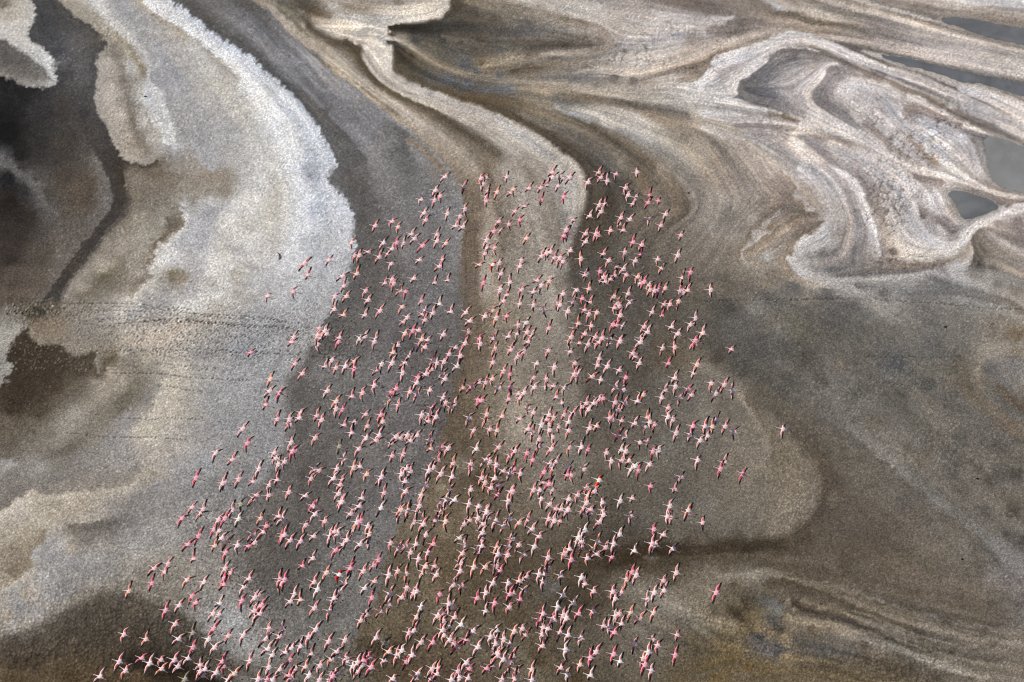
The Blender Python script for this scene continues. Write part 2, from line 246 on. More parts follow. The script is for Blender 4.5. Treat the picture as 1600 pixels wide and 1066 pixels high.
L([(512,62),(522,66),(540,71),(555,78),(562,92),(572,108),(590,128),(612,142),(640,158),(680,174),(715,198),(752,222),(780,240)], [(104,92,74),(84,73,57),(80,70,54),(84,74,58),(90,80,64),(84,74,60),(90,81,68),(96,86,72)], 3, 1)
L([(540,64),(550,70),(562,76)], [(88,74,56)], 3)
L([(600,200),(640,225),(668,240),(690,262)], [(120,109,94),(124,112,98),(118,106,90)], 3)
L([(490,30),(510,34),(530,30),(560,32),(590,42),(606,48)], [(140,130,112),(158,150,138),(166,160,150),(164,158,149),(158,152,143),(162,156,146)], 4)
L([(500,-20),(530,-2),(560,5),(590,8),(620,12),(650,8)], [(150,143,132),(150,140,126),(142,130,113),(160,150,136),(172,163,150)], 4)
L([(540,10),(565,16),(590,18),(620,20)], [(130,118,100),(136,125,109),(158,148,134),(165,156,144)], 2)
D(620,0,(128,115,98),5); D(520,8,(160,153,142),7); D(660,18,(172,164,152),8); D(690,8,(168,162,152),7); D(640,30,(170,165,156),5); D(600,26,(168,162,154),6)
L([(560,52),(580,46),(600,52)], [(150,146,138),(140,137,130),(152,148,140)], 2)
D(575,70,(178,167,154),7); D(512,42,(176,165,150),6); D(530,52,(180,168,153),6); D(548,58,(178,166,152),5); D(497,38,(168,157,142),4); D(585,58,(176,168,156),6); D(595,85,(174,164,152),8); D(540,48,(170,160,144),6); D(602,62,(160,156,150),5); D(538,58,(138,120,98),2)
L([(572,90),(580,104),(592,118),(612,134),(650,152),(690,168),(730,188),(770,210),(810,236),(840,255)], [(160,148,132),(166,155,140),(170,160,145),(164,154,141),(160,150,137),(158,149,136),(150,141,129)], 5)
L([(604,100),(616,122),(640,135),(680,150),(722,168),(765,184),(802,205),(840,230),(870,250)], [(172,163,152),(168,160,148),(166,157,146),(168,160,151),(170,165,157),(160,154,146)], 3)
E([(708,-50),(704,0),(705,10),(698,20),(688,28),(660,34),(632,38),(612,42),(603,48),(607,58),(614,70),(613,82),(614,100),(617,114),(640,127),(680,141),(720,157),(760,170),(800,188),(830,204),(862,224),(888,243),(908,262)],
  [(96,88,74),(76,68,56),(66,62,55),(48,45,40),(62,54,42),(66,60,52),(78,72,60),(72,64,50),(70,60,46),(76,66,53),(74,66,54),(68,60,50),(64,58,50)], [(164,158,148),(170,163,152),(168,160,148),(160,155,147),(160,154,146),(166,160,151),(170,162,150),(166,158,147),(160,153,143)], teeth=2, jag=1.5, soft=3.4)
E([(908,262),(916,285),(914,312),(907,345),(897,375),(890,400),(884,430)], [(68,61,53),(74,67,58),(80,73,65)], [(146,139,130),(138,131,122),(132,125,116)], teeth=2, soft=5, jag=3)
E([(884,430),(892,470),(896,510),(902,560),(908,610),(904,650),(900,690)], [(82,76,68),(84,77,69),(86,80,72)], [(128,120,109),(122,114,102),(112,104,92)], soft=14, jag=4)
# tan river down the middle
D(750,290,(118,104,90),8); D(745,318,(108,94,80),9); D(780,280,(134,122,108),9); D(815,270,(142,132,120),8); D(830,300,(140,131,120),10); D(870,290,(138,132,126),9); D(880,340,(128,122,115),9); D(790,330,(132,121,107),10); D(840,350,(130,121,110),11)
L([(736,300),(734,330),(736,370),(738,420),(738,470),(745,510),(742,550)], [(112,98,82),(104,91,76),(100,87,73),(104,91,78),(108,95,80),(106,93,77),(104,90,74)], 7, 3)
L([(768,350),(764,390),(760,420),(764,460)], [(138,126,110),(148,136,119),(164,152,136),(150,138,122)], 7, 3)
L([(800,400),(795,450),(790,500),(780,540)], [(134,124,110),(132,122,108),(130,118,102),(126,114,98)], 8, 3)
D(850,400,(130,122,111),11); D(845,450,(134,125,113),11); D(860,500,(130,121,109),11); D(830,540,(126,117,104),11); D(870,560,(120,112,100),10); D(770,580,(124,112,95),9); D(810,590,(126,116,102),9); D(850,610,(122,113,101),10); D(740,600,(104,92,76),9); D(735,650,(90,78,62),10); D(770,640,(120,110,94),9); D(870,650,(118,109,97),9)
L([(800,620),(805,645),(812,665),(820,690),(840,712)], [(134,124,109),(146,135,119),(144,133,117),(128,118,104),(116,107,95)], 5, 2)
D(760,690,(96,84,68),10); D(720,700,(92,80,64),10); D(700,750,(98,86,68),10); D(750,750,(82,69,53),10); D(800,740,(104,93,78),9); D(850,760,(114,105,93),10); D(880,720,(108,100,88),9); D(820,800,(100,89,74),10); D(760,800,(96,84,68),10); D(700,800,(94,82,64),10); D(870,800,(104,95,82),9); D(680,850,(94,82,64),10); D(740,860,(88,76,58),10); D(800,860,(76,65,50),11); D(860,850,(80,72,60),10); D(700,900,(92,79,60),10); D(640,880,(98,88,70),9); D(650,930,(84,73,57),10); D(770,920,(82,71,56),10); D(840,900,(78,68,53),10); D(720,960,(86,73,55),10); D(800,970,(82,70,53),10); D(620,960,(96,84,64),8); D(600,1000,(104,94,74),7); D(650,1000,(76,66,52),8); D(600,920,(98,90,75),6)
D(860,960,(80,70,56),10); D(760,1010,(88,76,60),9); D(700,1030,(84,72,55),10); D(640,1050,(80,65,46),9); D(590,1040,(84,71,52),7); D(840,1030,(76,64,47),10); D(780,1060,(84,73,58),8); D(900,1010,(92,84,70),9); D(900,1060,(78,64,44),8); D(720,1075,(82,70,54),8); D(640,820,(104,95,78),7)
L([(590,985),(615,1005),(660,1022),(700,1040),(740,1058)], [(106,96,76),(68,56,42),(90,78,60),(72,60,45),(80,68,52)], 2.5, 3)
L([(560,1000),(600,1015),(640,1028)], [(80,70,54),(62,52,38),(84,72,55)], 2.5, 3)
D(855,920,(84,80,74),7)
L([(880,900),(885,930),(890,965)], [(76,66,52),(66,57,44),(72,63,50)], 6, 3)
# --- dark olive basin right of the tan ridge
L([(610,44),(640,42),(680,44),(730,46),(780,50)], [(46,42,36),(44,42,38),(58,56,51),(64,62,57),(76,74,69)], 4)
D(700,30,(72,70,64),5); D(740,25,(78,73,64),8); D(720,-10,(84,76,62),10); D(770,35,(78,74,66),8); D(650,60,(66,65,62),6); D(690,60,(66,64,58),6)
D(750,60,(74,68,58),7); D(720,62,(78,72,62),5); D(700,78,(78,76,70),6); D(740,80,(86,80,70),6); D(780,75,(92,87,78),7); D(820,35,(84,82,76),8)
L([(604,60),(620,62),(634,68),(650,78),(665,88),(680,98),(700,107),(730,116),(760,122),(790,127),(830,130),(870,134),(910,140),(950,147),(1000,154),(1050,160),(1100,165),(1150,172),(1200,182),(1245,192)],
  [(160,152,140),(118,108,92),(112,102,86),(112,104,92),(130,120,104),(142,130,112),(148,137,120),(150,141,125),(152,144,130),(158,150,137),(160,152,140),(158,150,137),(150,142,128)], 2.4, 0.8)
L([(690,56),(730,64),(760,72)], [(92,86,76),(96,90,78),(90,84,74)], 1.5)
L([(605,64),(618,70),(632,78)], [(60,56,50),(54,50,46),(64,58,50)], 2)
D(640,90,(70,62,48),7); D(640,108,(78,72,58),7); D(660,105,(88,83,68),6); D(670,120,(84,82,76),6); D(700,125,(92,93,94),7); D(730,132,(94,95,98),6); D(660,132,(74,68,58),4); D(700,142,(76,66,50),4)
D(752,98,(104,90,70),4); D(725,100,(88,90,90),5); D(745,112,(92,94,96),4); D(780,118,(98,99,99),4); D(765,108,(104,104,102),3)
L([(750,104),(775,100),(800,96),(830,92),(870,84),(910,80),(940,76)], [(144,128,104),(142,128,106),(134,123,105),(148,138,122),(146,134,116),(130,118,100)], 2.5)
L([(750,108),(790,106),(830,104),(870,100),(920,98)], [(130,114,92),(116,103,84),(112,99,78),(124,112,93),(136,126,109)], 2.5)
L([(800,110),(820,105),(850,104)], [(84,74,58),(88,78,62),(104,92,75)], 2)
L([(820,92),(860,88),(880,92)], [(112,102,86),(112,101,84),(124,113,97)], 2)
L([(700,-20),(740,0),(770,8),(800,12),(840,20),(880,30),(915,38)], [(90,80,66),(116,104,86),(128,116,99),(126,114,97),(142,131,115),(130,118,101),(128,115,97)], 4)
L([(780,22),(820,28),(860,32),(900,42),(930,50)], [(104,98,86),(112,105,92),(132,124,110),(144,136,122),(140,131,116)], 3)
L([(800,52),(840,52),(880,58),(915,66)], [(80,79,76),(94,92,87),(104,97,86),(110,98,82)], 5)
L([(800,68),(840,68),(880,70),(920,70)], [(92,86,75),(86,79,67),(96,85,70),(112,99,82)], 4)
L([(820,42),(860,44),(900,52)], [(80,79,77),(100,99,95),(130,125,114)], 3)
L([(735,-30),(800,-8),(850,2),(870,12),(900,22),(930,32),(950,42)], [(140,132,120),(142,134,122),(168,161,150),(164,157,146),(164,158,147),(168,162,150),(160,152,140)], 3)
L([(850,118),(890,116),(940,112),(980,118)], [(120,114,104),(118,112,102),(136,130,118),(140,134,124)], 3)
L([(890,110),(930,104),(960,104)], [(110,104,95),(130,123,110),(142,135,122)], 2)
D(960,118,(96,90,82),6); D(990,126,(104,98,90),5); D(920,118,(112,110,104),5); D(930,132,(116,110,99),4); D(900,122,(104,102,98),4)
L([(740,140),(770,142),(800,138)], [(90,88,84),(92,93,94),(104,106,108)], 3)
L([(730,150),(760,155),(800,162),(840,175),(880,190)], [(78,66,50),(84,72,56),(96,85,68),(112,101,84),(104,94,79)], 3)
L([(760,148),(800,156),(840,165),(880,178),(920,195),(960,218),(1000,245),(1020,262)], [(96,84,68),(104,92,74),(124,112,94),(122,110,93),(104,93,77),(92,82,68),(98,88,73),(92,82,68)], 3)
L([(870,148),(900,152),(940,158),(980,165),(1020,172),(1070,182)], [(104,98,88),(100,90,76),(112,102,88),(110,100,86),(112,102,88),(118,108,94)], 3)
L([(760,165),(800,182),(840,200),(870,220),(905,245),(925,262)], [(74,66,53),(76,68,55),(76,68,56),(72,64,53),(70,62,52),(74,68,59)], 3, 1)
L([(820,180),(860,195),(900,212),(940,235),(965,262)], [(110,100,84),(106,98,86),(100,94,84),(98,92,84),(104,98,88)], 6)
L([(880,170),(900,172),(930,180),(955,195),(990,205),(1020,222),(1060,245),(1080,262)], [(122,117,109),(150,146,138),(152,148,142),(140,136,128),(154,149,140),(152,147,137),(146,139,126),(138,131,118)], 4)
L([(870,168),(890,178),(920,190)], [(140,138,134),(134,134,134),(130,126,118)], 3)
L([(920,165),(950,168),(990,180),(1020,196),(1060,210),(1100,232),(1120,262)], [(144,133,117),(150,142,130),(148,141,130),(142,133,118),(134,122,104),(142,130,112),(132,120,103)], 3)
L([(960,160),(1000,168),(1050,175),(1080,182)], [(96,86,74),(92,84,74),(102,94,84),(120,110,97)], 3)
L([(1000,172),(1050,190),(1100,210),(1130,235),(1150,262)], [(120,106,88),(124,110,91),(134,119,99),(128,116,98),(126,115,99)], 3)
L([(1080,180),(1120,195),(1160,215),(1190,240),(1205,265)], [(150,136,116),(154,141,122),(152,138,118),(150,139,122),(138,126,110)], 4)
D(960,240,(110,103,90),6); D(1000,262,(98,88,74),6); D(1040,262,(130,122,108),6)
# --- top centre, cracked pale crust
L([(940,-10),(970,-2),(1000,-2)], [(110,104,94),(138,132,122),(134,127,116)], 4)
L([(900,0),(925,8),(950,12),(990,18),(1020,28),(1060,30),(1100,34),(1135,34)], [(160,154,143),(168,161,150),(158,148,134),(160,150,136),(176,168,156),(172,164,152),(170,162,149),(172,165,152)], 3)
L([(1020,18),(1040,22),(1065,26),(1090,28),(1120,30),(1145,28)], [(172,167,158),(176,170,160),(172,166,156),(146,139,130),(160,153,142),(168,161,149)], 2)
L([(1010,10),(1040,14),(1070,20),(1090,22)], [(130,126,118),(134,128,119),(136,130,121),(140,134,124)], 3)
L([(1020,-10),(1050,2),(1090,10),(1130,18),(1165,22),(1200,28)], [(108,98,84),(104,94,80),(98,88,74),(100,90,76),(112,101,86),(120,108,92)], 5)
L([(1100,-20),(1140,-4),(1170,4),(1200,12)], [(120,108,92),(112,101,86),(120,108,91),(108,96,79)], 4)
L([(1140,36),(1160,34),(1180,30),(1195,34)], [(112,104,94),(100,91,80),(104,95,82),(118,107,92)], 5)
L([(1110,48),(1140,48),(1165,44),(1185,42)], [(118,107,93),(108,98,86),(112,101,88),(124,113,98)], 5)
D(1080,64,(128,117,103),7); D(1095,58,(134,124,110),6)
D(960,60,(146,135,119),8); D(940,44,(142,128,110),5); D(990,42,(166,160,148),8); D(1020,60,(160,155,146),9); D(980,75,(156,150,138),8); D(1040,40,(164,158,147),6); D(1060,55,(154,152,148),7); D(1100,52,(150,148,144),4); D(950,85,(148,140,126),7); D(1000,92,(160,154,143),8); D(1040,82,(162,155,143),7); D(970,100,(146,140,130),6); D(1010,108,(150,144,134),6); D(1080,80,(148,136,119),6)
L([(930,42),(945,50),(952,62),(950,72),(940,80)], [(140,126,106),(134,118,98),(140,126,108),(138,124,105),(132,118,98)], 2, 2)
L([(980,116),(1010,112),(1050,100),(1090,84),(1130,68),(1170,58),(1200,52)], [(152,142,127),(154,144,129),(150,138,120),(154,142,124),(158,146,128),(156,144,126),(148,137,120)], 4)
L([(1000,124),(1030,116),(1060,108),(1095,100),(1112,92),(1125,82),(1150,74),(1175,68),(1200,60)], [(130,120,104),(126,112,94),(132,117,96),(118,100,76),(114,95,70),(116,98,74),(130,112,86),(126,108,84),(130,114,92)], 1.2, 2)
L([(1030,124),(1060,118),(1085,118),(1100,106),(1112,102)], [(150,142,130),(160,150,136),(136,120,98),(128,112,90),(122,104,80)], 2, 1.5)
D(1040,132,(152,146,136),4)
# white blob with the grey eye
E([(1062,132),(1075,128),(1088,126),(1098,118),(1106,106),(1114,104),(1113,92),(1120,86),(1135,82),(1150,76),(1170,70),(1190,64),(1205,58)], [(150,138,120),(130,113,90),(122,104,80),(140,124,102),(140,126,106)], [(190,184,174),(196,190,181),(200,195,187),(196,190,180)], jag=1.5, soft=1.4)
L([(1062,133),(1085,143),(1110,150),(1145,156),(1180,164),(1220,178)], [(176,168,157),(190,184,174),(192,186,177),(196,191,183),(192,187,179),(176,169,160)], 3)
L([(1115,100),(1140,95),(1170,85),(1200,72),(1235,56),(1265,58)], [(198,193,186),(198,193,187),(196,191,184),(192,187,178),(190,184,175),(182,174,164)], 6)
L([(1090,132),(1112,128),(1122,118),(1140,108),(1160,100),(1180,92)], [(196,191,183),(190,184,175),(176,165,152),(168,154,142),(184,176,166),(192,186,178)], 3)
D(1128,138,(160,155,148),5); D(1110,138,(176,170,161),4); D(1135,122,(168,160,150),5)
E([(1148,152),(1155,148),(1153,138),(1156,126),(1170,120),(1178,112),(1192,104),(1200,92),(1203,84),(1220,78),(1250,75),(1265,78),(1280,82)], [(186,181,173),(176,170,162),(186,180,172),(192,186,178),(188,182,174)], [(106,102,98),(98,95,92),(104,101,98),(108,103,96),(98,93,86),(102,96,86)], jag=1.5, soft=1.6)
L([(1155,148),(1170,158),(1195,165),(1225,172),(1260,182)], [(112,108,104),(106,102,98),(104,101,99),(118,114,110),(150,145,138)], 4)
D(1175,135,(104,101,98),7); D(1195,120,(110,108,106),6); D(1210,130,(128,125,121),6); D(1215,95,(124,119,112),6); D(1255,92,(132,124,116),8); D(1240,110,(140,135,128),8); D(1225,140,(150,142,132),6); D(1205,150,(106,104,104),6); D(1270,100,(144,132,120),5); D(1240,85,(104,99,91),4); D(1185,150,(104,102,100),5); D(1240,132,(160,150,138),5); D(1250,155,(158,152,144),5); D(1205,110,(120,117,113),4)
L([(1308,100),(1296,102),(1288,110),(1284,120),(1275,130),(1264,138),(1260,148),(1264,160),(1280,172),(1300,184),(1325,198),(1350,215),(1380,235)], [(176,168,159),(188,180,170),(186,176,165),(180,168,153),(186,175,162),(190,181,170),(188,181,172),(182,175,166),(176,169,160),(172,165,157)], 3)
L([(1292,108),(1305,106),(1320,110),(1345,115)], [(116,111,107),(110,106,103),(112,107,102),(124,117,108)], 3.5)
L([(1298,118),(1290,128),(1280,140),(1275,150),(1280,160),(1295,170),(1312,182),(1330,192),(1338,198)], [(116,113,111),(110,108,107),(104,101,100),(100,97,96),(110,107,105),(114,111,109),(116,112,109),(124,120,116)], 4.5)
D(1300,135,(124,122,121),4); D(1310,165,(128,124,120),4); D(1322,175,(120,115,110),4)
# cracked cream field
E([(1345,122),(1325,122),(1310,128),(1304,140),(1302,152),(1308,160),(1320,168),(1330,180),(1336,192)], [(168,163,156),(174,169,162),(170,162,153),(160,153,144)], [(130,126,121),(128,124,119)], soft=3)
D(1330,135,(194,188,180),7); D(1360,135,(188,180,172),8); D(1370,150,(176,160,146),6); D(1340,160,(178,171,162),8); D(1390,150,(166,161,154),8); D(1375,140,(184,179,172),4); D(1370,175,(178,166,154),8); D(1400,170,(168,162,155),8); D(1350,185,(160,154,147),7); D(1390,195,(182,174,164),9); D(1410,210,(180,171,160),8); D(1375,200,(166,157,146),7)
D(1420,130,(172,165,157),7); D(1440,155,(168,162,155),7); D(1480,172,(176,169,160),6)
L([(1412,178),(1420,170),(1435,169),(1450,174),(1465,182),(1485,186),(1505,190)], [(124,113,104),(114,104,95),(122,112,103),(118,108,101),(112,104,98),(122,116,110),(128,121,113)], 3.5)
L([(1414,180),(1420,190),(1428,196)], [(126,116,107),(134,127,120),(158,152,146)], 3)
L([(1405,172),(1410,182),(1420,195),(1432,205)], [(184,176,167),(186,178,169),(184,176,168),(184,177,170)], 2)
D(1445,192,(186,185,183),6); D(1455,205,(190,189,187),6); D(1475,195,(170,162,154),6); D(1440,215,(182,178,172),7); D(1480,210,(158,153,148),6); D(1505,215,(188,186,183),5); D(1470,230,(188,187,184),7); D(1495,235,(160,155,150),6); D(1490,220,(168,164,160),5); D(1505,245,(180,174,167),5); D(1450,235,(184,180,174),6); D(1475,250,(188,186,182),6)
L([(1352,190),(1370,205),(1385,222),(1400,235),(1420,248),(1440,260)], [(136,127,116),(132,121,108),(128,118,106),(134,124,112),(140,131,120),(150,141,130)], 4)
L([(1420,215),(1432,225),(1445,240),(1452,250),(1470,260),(1490,275)], [(150,134,116),(146,128,107),(142,124,104),(138,120,99),(152,136,117),(160,146,130)], 1.6)
L([(1400,225),(1420,238),(1440,255),(1455,270)], [(178,168,157),(180,170,158),(182,174,164),(184,177,168)], 3)
# long diagonals, top right
L([(1232,52),(1265,58),(1300,72),(1330,86),(1360,98),(1385,110),(1400,118)], [(186,180,171),(188,182,174),(192,186,178),(194,188,181),(190,183,175),(182,174,165),(172,164,155)], 5, 1)
L([(1200,70),(1240,72),(1275,76),(1300,88),(1325,100),(1350,112),(1375,120),(1400,132),(1430,145),(1465,162),(1500,180),(1540,198),(1570,212),(1600,225),(1640,243)],
  [(176,170,160),(140,134,124),(108,101,90),(100,93,82),(104,97,85),(106,98,86),(112,104,92),(96,88,74),(100,91,77),(94,84,70),(94,84,72),(96,87,76),(98,89,79),(104,95,85),(112,103,93)], 1.9, 0.6)
L([(1350,116),(1390,128),(1420,142),(1460,158),(1500,180)], [(104,96,84),(100,92,79),(98,90,76),(100,92,80),(104,96,84)], 1)
L([(1370,112),(1410,126),(1450,142),(1480,154),(1510,165)], [(118,112,104),(122,116,108),(122,115,105),(126,119,109),(150,143,132)], 2)
L([(1385,120),(1420,134),(1460,150),(1495,166)], [(160,153,143),(154,147,137),(152,146,137),(160,154,145)], 1.2)
L([(1390,110),(1430,120),(1480,142),(1520,158),(1560,178),(1600,195),(1640,212)], [(178,168,156),(172,164,154),(170,163,154),(158,152,144),(160,154,146),(174,168,160),(176,169,160)], 5)
L([(1510,172),(1550,188),(1580,202),(1610,215)], [(140,136,129),(146,141,134),(168,161,152),(176,168,158)], 4)
L([(1420,150),(1460,170),(1500,190),(1540,208),(1580,222),(1620,238)], [(176,168,158),(180,172,161),(182,173,161),(184,175,162),(180,171,159),(176,167,155)], 3)
L([(1290,62),(1310,66),(1330,76),(1350,84),(1380,98),(1410,108),(1440,118),(1475,132),(1510,148),(1545,164),(1575,180),(1600,194),(1640,212)], [(140,132,120),(92,84,72),(94,86,74),(100,92,80),(106,96,82),(116,104,90),(108,97,83),(104,92,78),(100,88,74),(108,96,84),(122,110,98),(130,119,107),(138,127,116)], 1.7, 0.6)
L([(1348,80),(1375,90),(1400,100),(1440,112),(1470,124),(1500,138),(1540,158)], [(168,158,144),(170,160,146),(168,158,145),(172,162,149),(178,169,156),(180,171,159),(184,177,167)], 1.4, 0.5)
L([(1365,90),(1400,103),(1430,113),(1460,126)], [(110,100,86),(118,107,92),(122,110,95),(130,118,102)], 0.8, 0.4)
L([(1305,64),(1325,68),(1345,76),(1365,80),(1400,86),(1440,94),(1480,104),(1520,114),(1560,124),(1600,132),(1640,140)], [(98,92,82),(92,86,75),(94,87,77),(88,82,73),(98,90,80),(104,95,84),(100,91,80),(102,93,82),(98,89,79),(104,95,85),(112,103,93)], 2, 0.5)
L([(1350,78),(1375,84),(1410,90),(1450,99),(1490,109),(1530,120),(1570,130)], [(170,161,148),(164,155,143),(156,147,135),(164,154,141),(158,148,135),(156,146,133),(140,130,118)], 0.9, 0.4)
L([(1400,94),(1430,102),(1460,112),(1500,126),(1520,130),(1545,132),(1570,140),(1600,152),(1640,165)], [(182,173,161),(184,175,164),(186,178,168),(184,176,166),(180,171,160),(176,167,155),(178,169,157),(172,163,152),(170,161,150)], 3, 0.6)
L([(1520,128),(1545,134),(1570,142),(1600,156)], [(112,103,92),(122,112,99),(124,114,101),(132,122,110)], 1, 0.5)
L([(1500,140),(1540,155),(1570,168),(1600,182),(1640,198)], [(190,183,175),(186,179,171),(180,172,163),(176,168,159),(172,164,154)], 4)
L([(1555,148),(1580,160),(1600,170),(1640,185)], [(184,178,171),(188,182,175),(184,177,170),(180,173,165)], 3)
L([(1270,56),(1310,60),(1360,68),(1400,78),(1450,90),(1500,100),(1550,108),(1600,118),(1640,126)], [(150,137,120),(150,138,122),(152,141,126),(168,156,142),(170,159,145),(172,161,148),(176,166,154),(176,166,154),(174,164,152)], 4, 0.8)
L([(1290,52),(1330,56),(1380,66),(1430,78),(1480,88),(1540,96),(1600,106)], [(118,109,95),(124,116,103),(156,145,130),(172,161,147),(168,158,146),(160,152,141),(172,163,151)], 3)
L([(1300,42),(1345,46),(1390,58),(1430,66),(1480,76),(1540,86),(1600,96),(1640,103)], [(98,90,76),(106,99,87),(116,110,101),(142,135,125),(152,144,133),(144,138,129),(146,140,131),(150,143,133)], 3)
L([(1200,20),(1235,22),(1262,32),(1290,37),(1320,40),(1350,48)], [(100,90,74),(84,77,62),(88,80,66),(78,72,58),(88,80,66),(100,92,80)], 2.5)
L([(1200,35),(1240,40),(1280,46),(1310,50)], [(126,113,95),(128,115,97),(124,112,95),(116,105,90)], 6)
L([(1200,50),(1235,48),(1270,52)], [(152,141,124),(140,128,111),(134,122,105)], 2)
L([(1180,-14),(1210,0),(1240,12),(1270,20),(1300,28),(1340,32),(1370,40)], [(158,146,128),(160,147,129),(154,141,123),(158,146,128),(152,141,124),(130,120,106),(122,114,102)], 3.5)
L([(1200,4),(1215,10),(1230,15)], [(150,151,150),(156,156,154),(146,140,128)], 3)
L([(1240,-20),(1265,0),(1300,12),(1330,22),(1370,30),(1420,48),(1460,58),(1510,68),(1560,78),(1600,88)], [(126,116,102),(124,114,99),(116,108,96),(108,101,90),(126,119,108),(140,134,125),(134,128,119),(142,136,128),(136,130,121),(146,139,129)], 3.5)
L([(1262,-12),(1300,4),(1340,14),(1380,26),(1420,36),(1450,46),(1500,58),(1550,70),(1600,80),(1640,90)], [(166,155,139),(164,153,137),(158,147,131),(160,150,136),(168,158,144),(174,165,152),(172,163,150),(174,165,153),(170,161,149),(168,158,146)], 3)
L([(1300,-8),(1330,4),(1365,10),(1400,20),(1430,30),(1460,38),(1500,48),(1540,60),(1580,72),(1620,82)], [(112,102,88),(118,107,92),(128,117,101),(124,112,95),(118,106,89),(112,100,84),(116,104,88),(116,105,90),(112,101,87),(118,107,93)], 1, 0.5)
L([(1320,-6),(1360,6),(1400,16),(1440,26),(1480,40),(1520,52),(1560,62),(1600,72),(1640,82)], [(170,159,143),(174,164,149),(176,166,151),(172,162,147),(164,153,137),(160,149,134),(166,155,141),(168,158,145),(166,156,143)], 1.6, 0.5)
L([(1450,32),(1480,42),(1520,56),(1570,68)], [(120,107,91),(124,112,96),(128,116,100),(120,108,94)], 0.8, 0.4)
L([(1360,-6),(1380,4),(1410,12),(1440,20),(1460,26)], [(112,106,98),(116,110,102),(122,113,102),(110,102,92),(120,111,100)], 5)
L([(1420,10),(1445,10),(1465,14),(1490,18),(1530,22),(1570,28),(1610,38)], [(110,101,90),(112,102,90),(124,112,99),(140,127,112),(138,125,110),(134,121,107),(136,124,110)], 3)
L([(1460,22),(1490,22),(1530,26),(1570,34),(1610,44)], [(124,113,100),(138,126,112),(132,120,107),(126,115,103),(122,112,102)], 2)
L([(1400,-6),(1440,2),(1480,10),(1530,14),(1580,20),(1630,28)], [(136,126,115),(148,138,127),(156,145,133),(158,146,133),(154,142,129),(152,141,128)], 2.5)
L([(1480,-10),(1520,0),(1560,4),(1600,8),(1640,12)], [(176,170,164),(188,184,180),(190,187,184),(190,187,184),(188,185,182)], 5)
L([(1420,-14),(1460,-2),(1500,8),(1550,12),(1600,17)], [(160,152,144),(150,141,131),(162,152,142),(140,128,117),(150,139,129)], 1.5)
# brown eye and the cream lines around it
L([(1140,172),(1180,175),(1205,167),(1230,175),(1250,184),(1275,196),(1310,212)], [(156,150,140),(170,163,153),(182,174,163),(182,173,161),(180,170,157),(172,163,152),(166,158,149)], 2)
L([(1202,174),(1215,178),(1232,186),(1246,192)], [(128,113,94),(118,102,80),(110,93,68),(112,94,68)], 2.4, 0.4)
L([(1200,183),(1220,186),(1238,189)], [(148,134,115),(130,114,92),(120,104,80)], 2)
L([(1090,182),(1130,184),(1170,188),(1210,192),(1250,194),(1290,205),(1340,222),(1380,240),(1420,258)], [(170,164,155),(176,171,163),(172,166,157),(180,172,161),(184,176,165),(172,165,156),(168,161,152),(170,163,154),(176,169,160)], 2.5)
L([(1150,196),(1185,194),(1210,198),(1240,202)], [(116,110,106),(110,104,100),(106,101,97),(128,120,111)], 3)
L([(1180,206),(1210,208),(1225,215)], [(120,116,113),(118,114,110),(128,123,117)], 5)
L([(1100,200),(1140,208),(1180,220),(1210,235),(1240,258)], [(160,150,136),(156,148,136),(150,144,136),(148,141,131),(142,133,120)], 5)
L([(1238,208),(1260,204),(1290,212),(1330,222),(1360,232)], [(178,168,155),(174,164,151),(140,130,117),(150,138,122),(158,147,133)], 1.8)
L([(1250,212),(1270,212),(1300,218),(1330,226)], [(124,119,115),(112,106,98),(118,108,95),(134,123,108)], 2)
L([(1242,216),(1250,224),(1262,236),(1275,248),(1290,262)], [(184,173,161),(186,174,161),(182,170,157),(176,163,148),(164,151,136)], 3)
L([(1262,215),(1275,228),(1290,240),(1305,252),(1320,268)], [(134,131,128),(130,124,120),(134,126,119),(142,133,122),(150,139,126)], 3)
L([(1300,224),(1330,240),(1360,256),(1385,275)], [(160,152,142),(156,151,145),(158,153,148),(164,158,152)], 6)
D(1340,255,(166,153,140),5)
L([(1200,230),(1220,240),(1240,258)], [(138,121,99),(140,124,102),(138,122,102)], 2.5)
L([(1200,245),(1225,258)], [(150,138,120),(150,138,120)], 3)
D(1190,255,(136,124,107),6); D(1150,240,(132,122,106),6)
# --- folds on the right
E([(1222,264),(1232,275),(1243,286),(1247,293),(1238,300),(1242,312),(1255,318),(1262,328),(1278,330),(1290,338),(1284,352),(1272,362),(1258,370),(1245,378),(1238,390),(1236,402),(1232,412)], [(160,149,132),(164,152,136),(156,142,124),(158,146,129),(170,161,149),(172,163,151),(176,170,162)], [(126,112,94),(124,109,90),(120,104,84),(116,101,81),(118,104,86),(122,108,90),(138,125,107)], jag=3, teeth=2)
L([(1248,292),(1262,300),(1272,315),(1282,330),(1290,345)], [(150,135,114),(148,132,110),(144,128,107),(150,136,117),(168,158,146)], 3, 2)
D(1210,290,(132,118,102),9); D(1225,320,(122,107,90),9); D(1210,345,(126,114,98),7); D(1245,345,(112,97,78),7); D(1255,325,(118,103,84),5); D(1230,365,(132,121,106),6); D(1204,358,(110,95,76),4); D(1180,300,(128,118,105),9); D(1150,280,(124,114,100),9)
L([(1250,264),(1265,276),(1278,292),(1290,310),(1298,328),(1302,345),(1295,360)], [(178,169,158),(180,172,162),(174,164,152),(168,157,143),(166,156,143),(160,151,140),(164,157,149)], 3)
L([(1272,264),(1288,280),(1302,300),(1312,320),(1318,345)], [(152,146,139),(156,150,143),(160,153,145),(156,148,138),(146,137,126)], 5)
L([(1295,262),(1310,278),(1325,295),(1335,315)], [(148,141,134),(142,135,129),(138,130,122),(142,133,123)], 4)
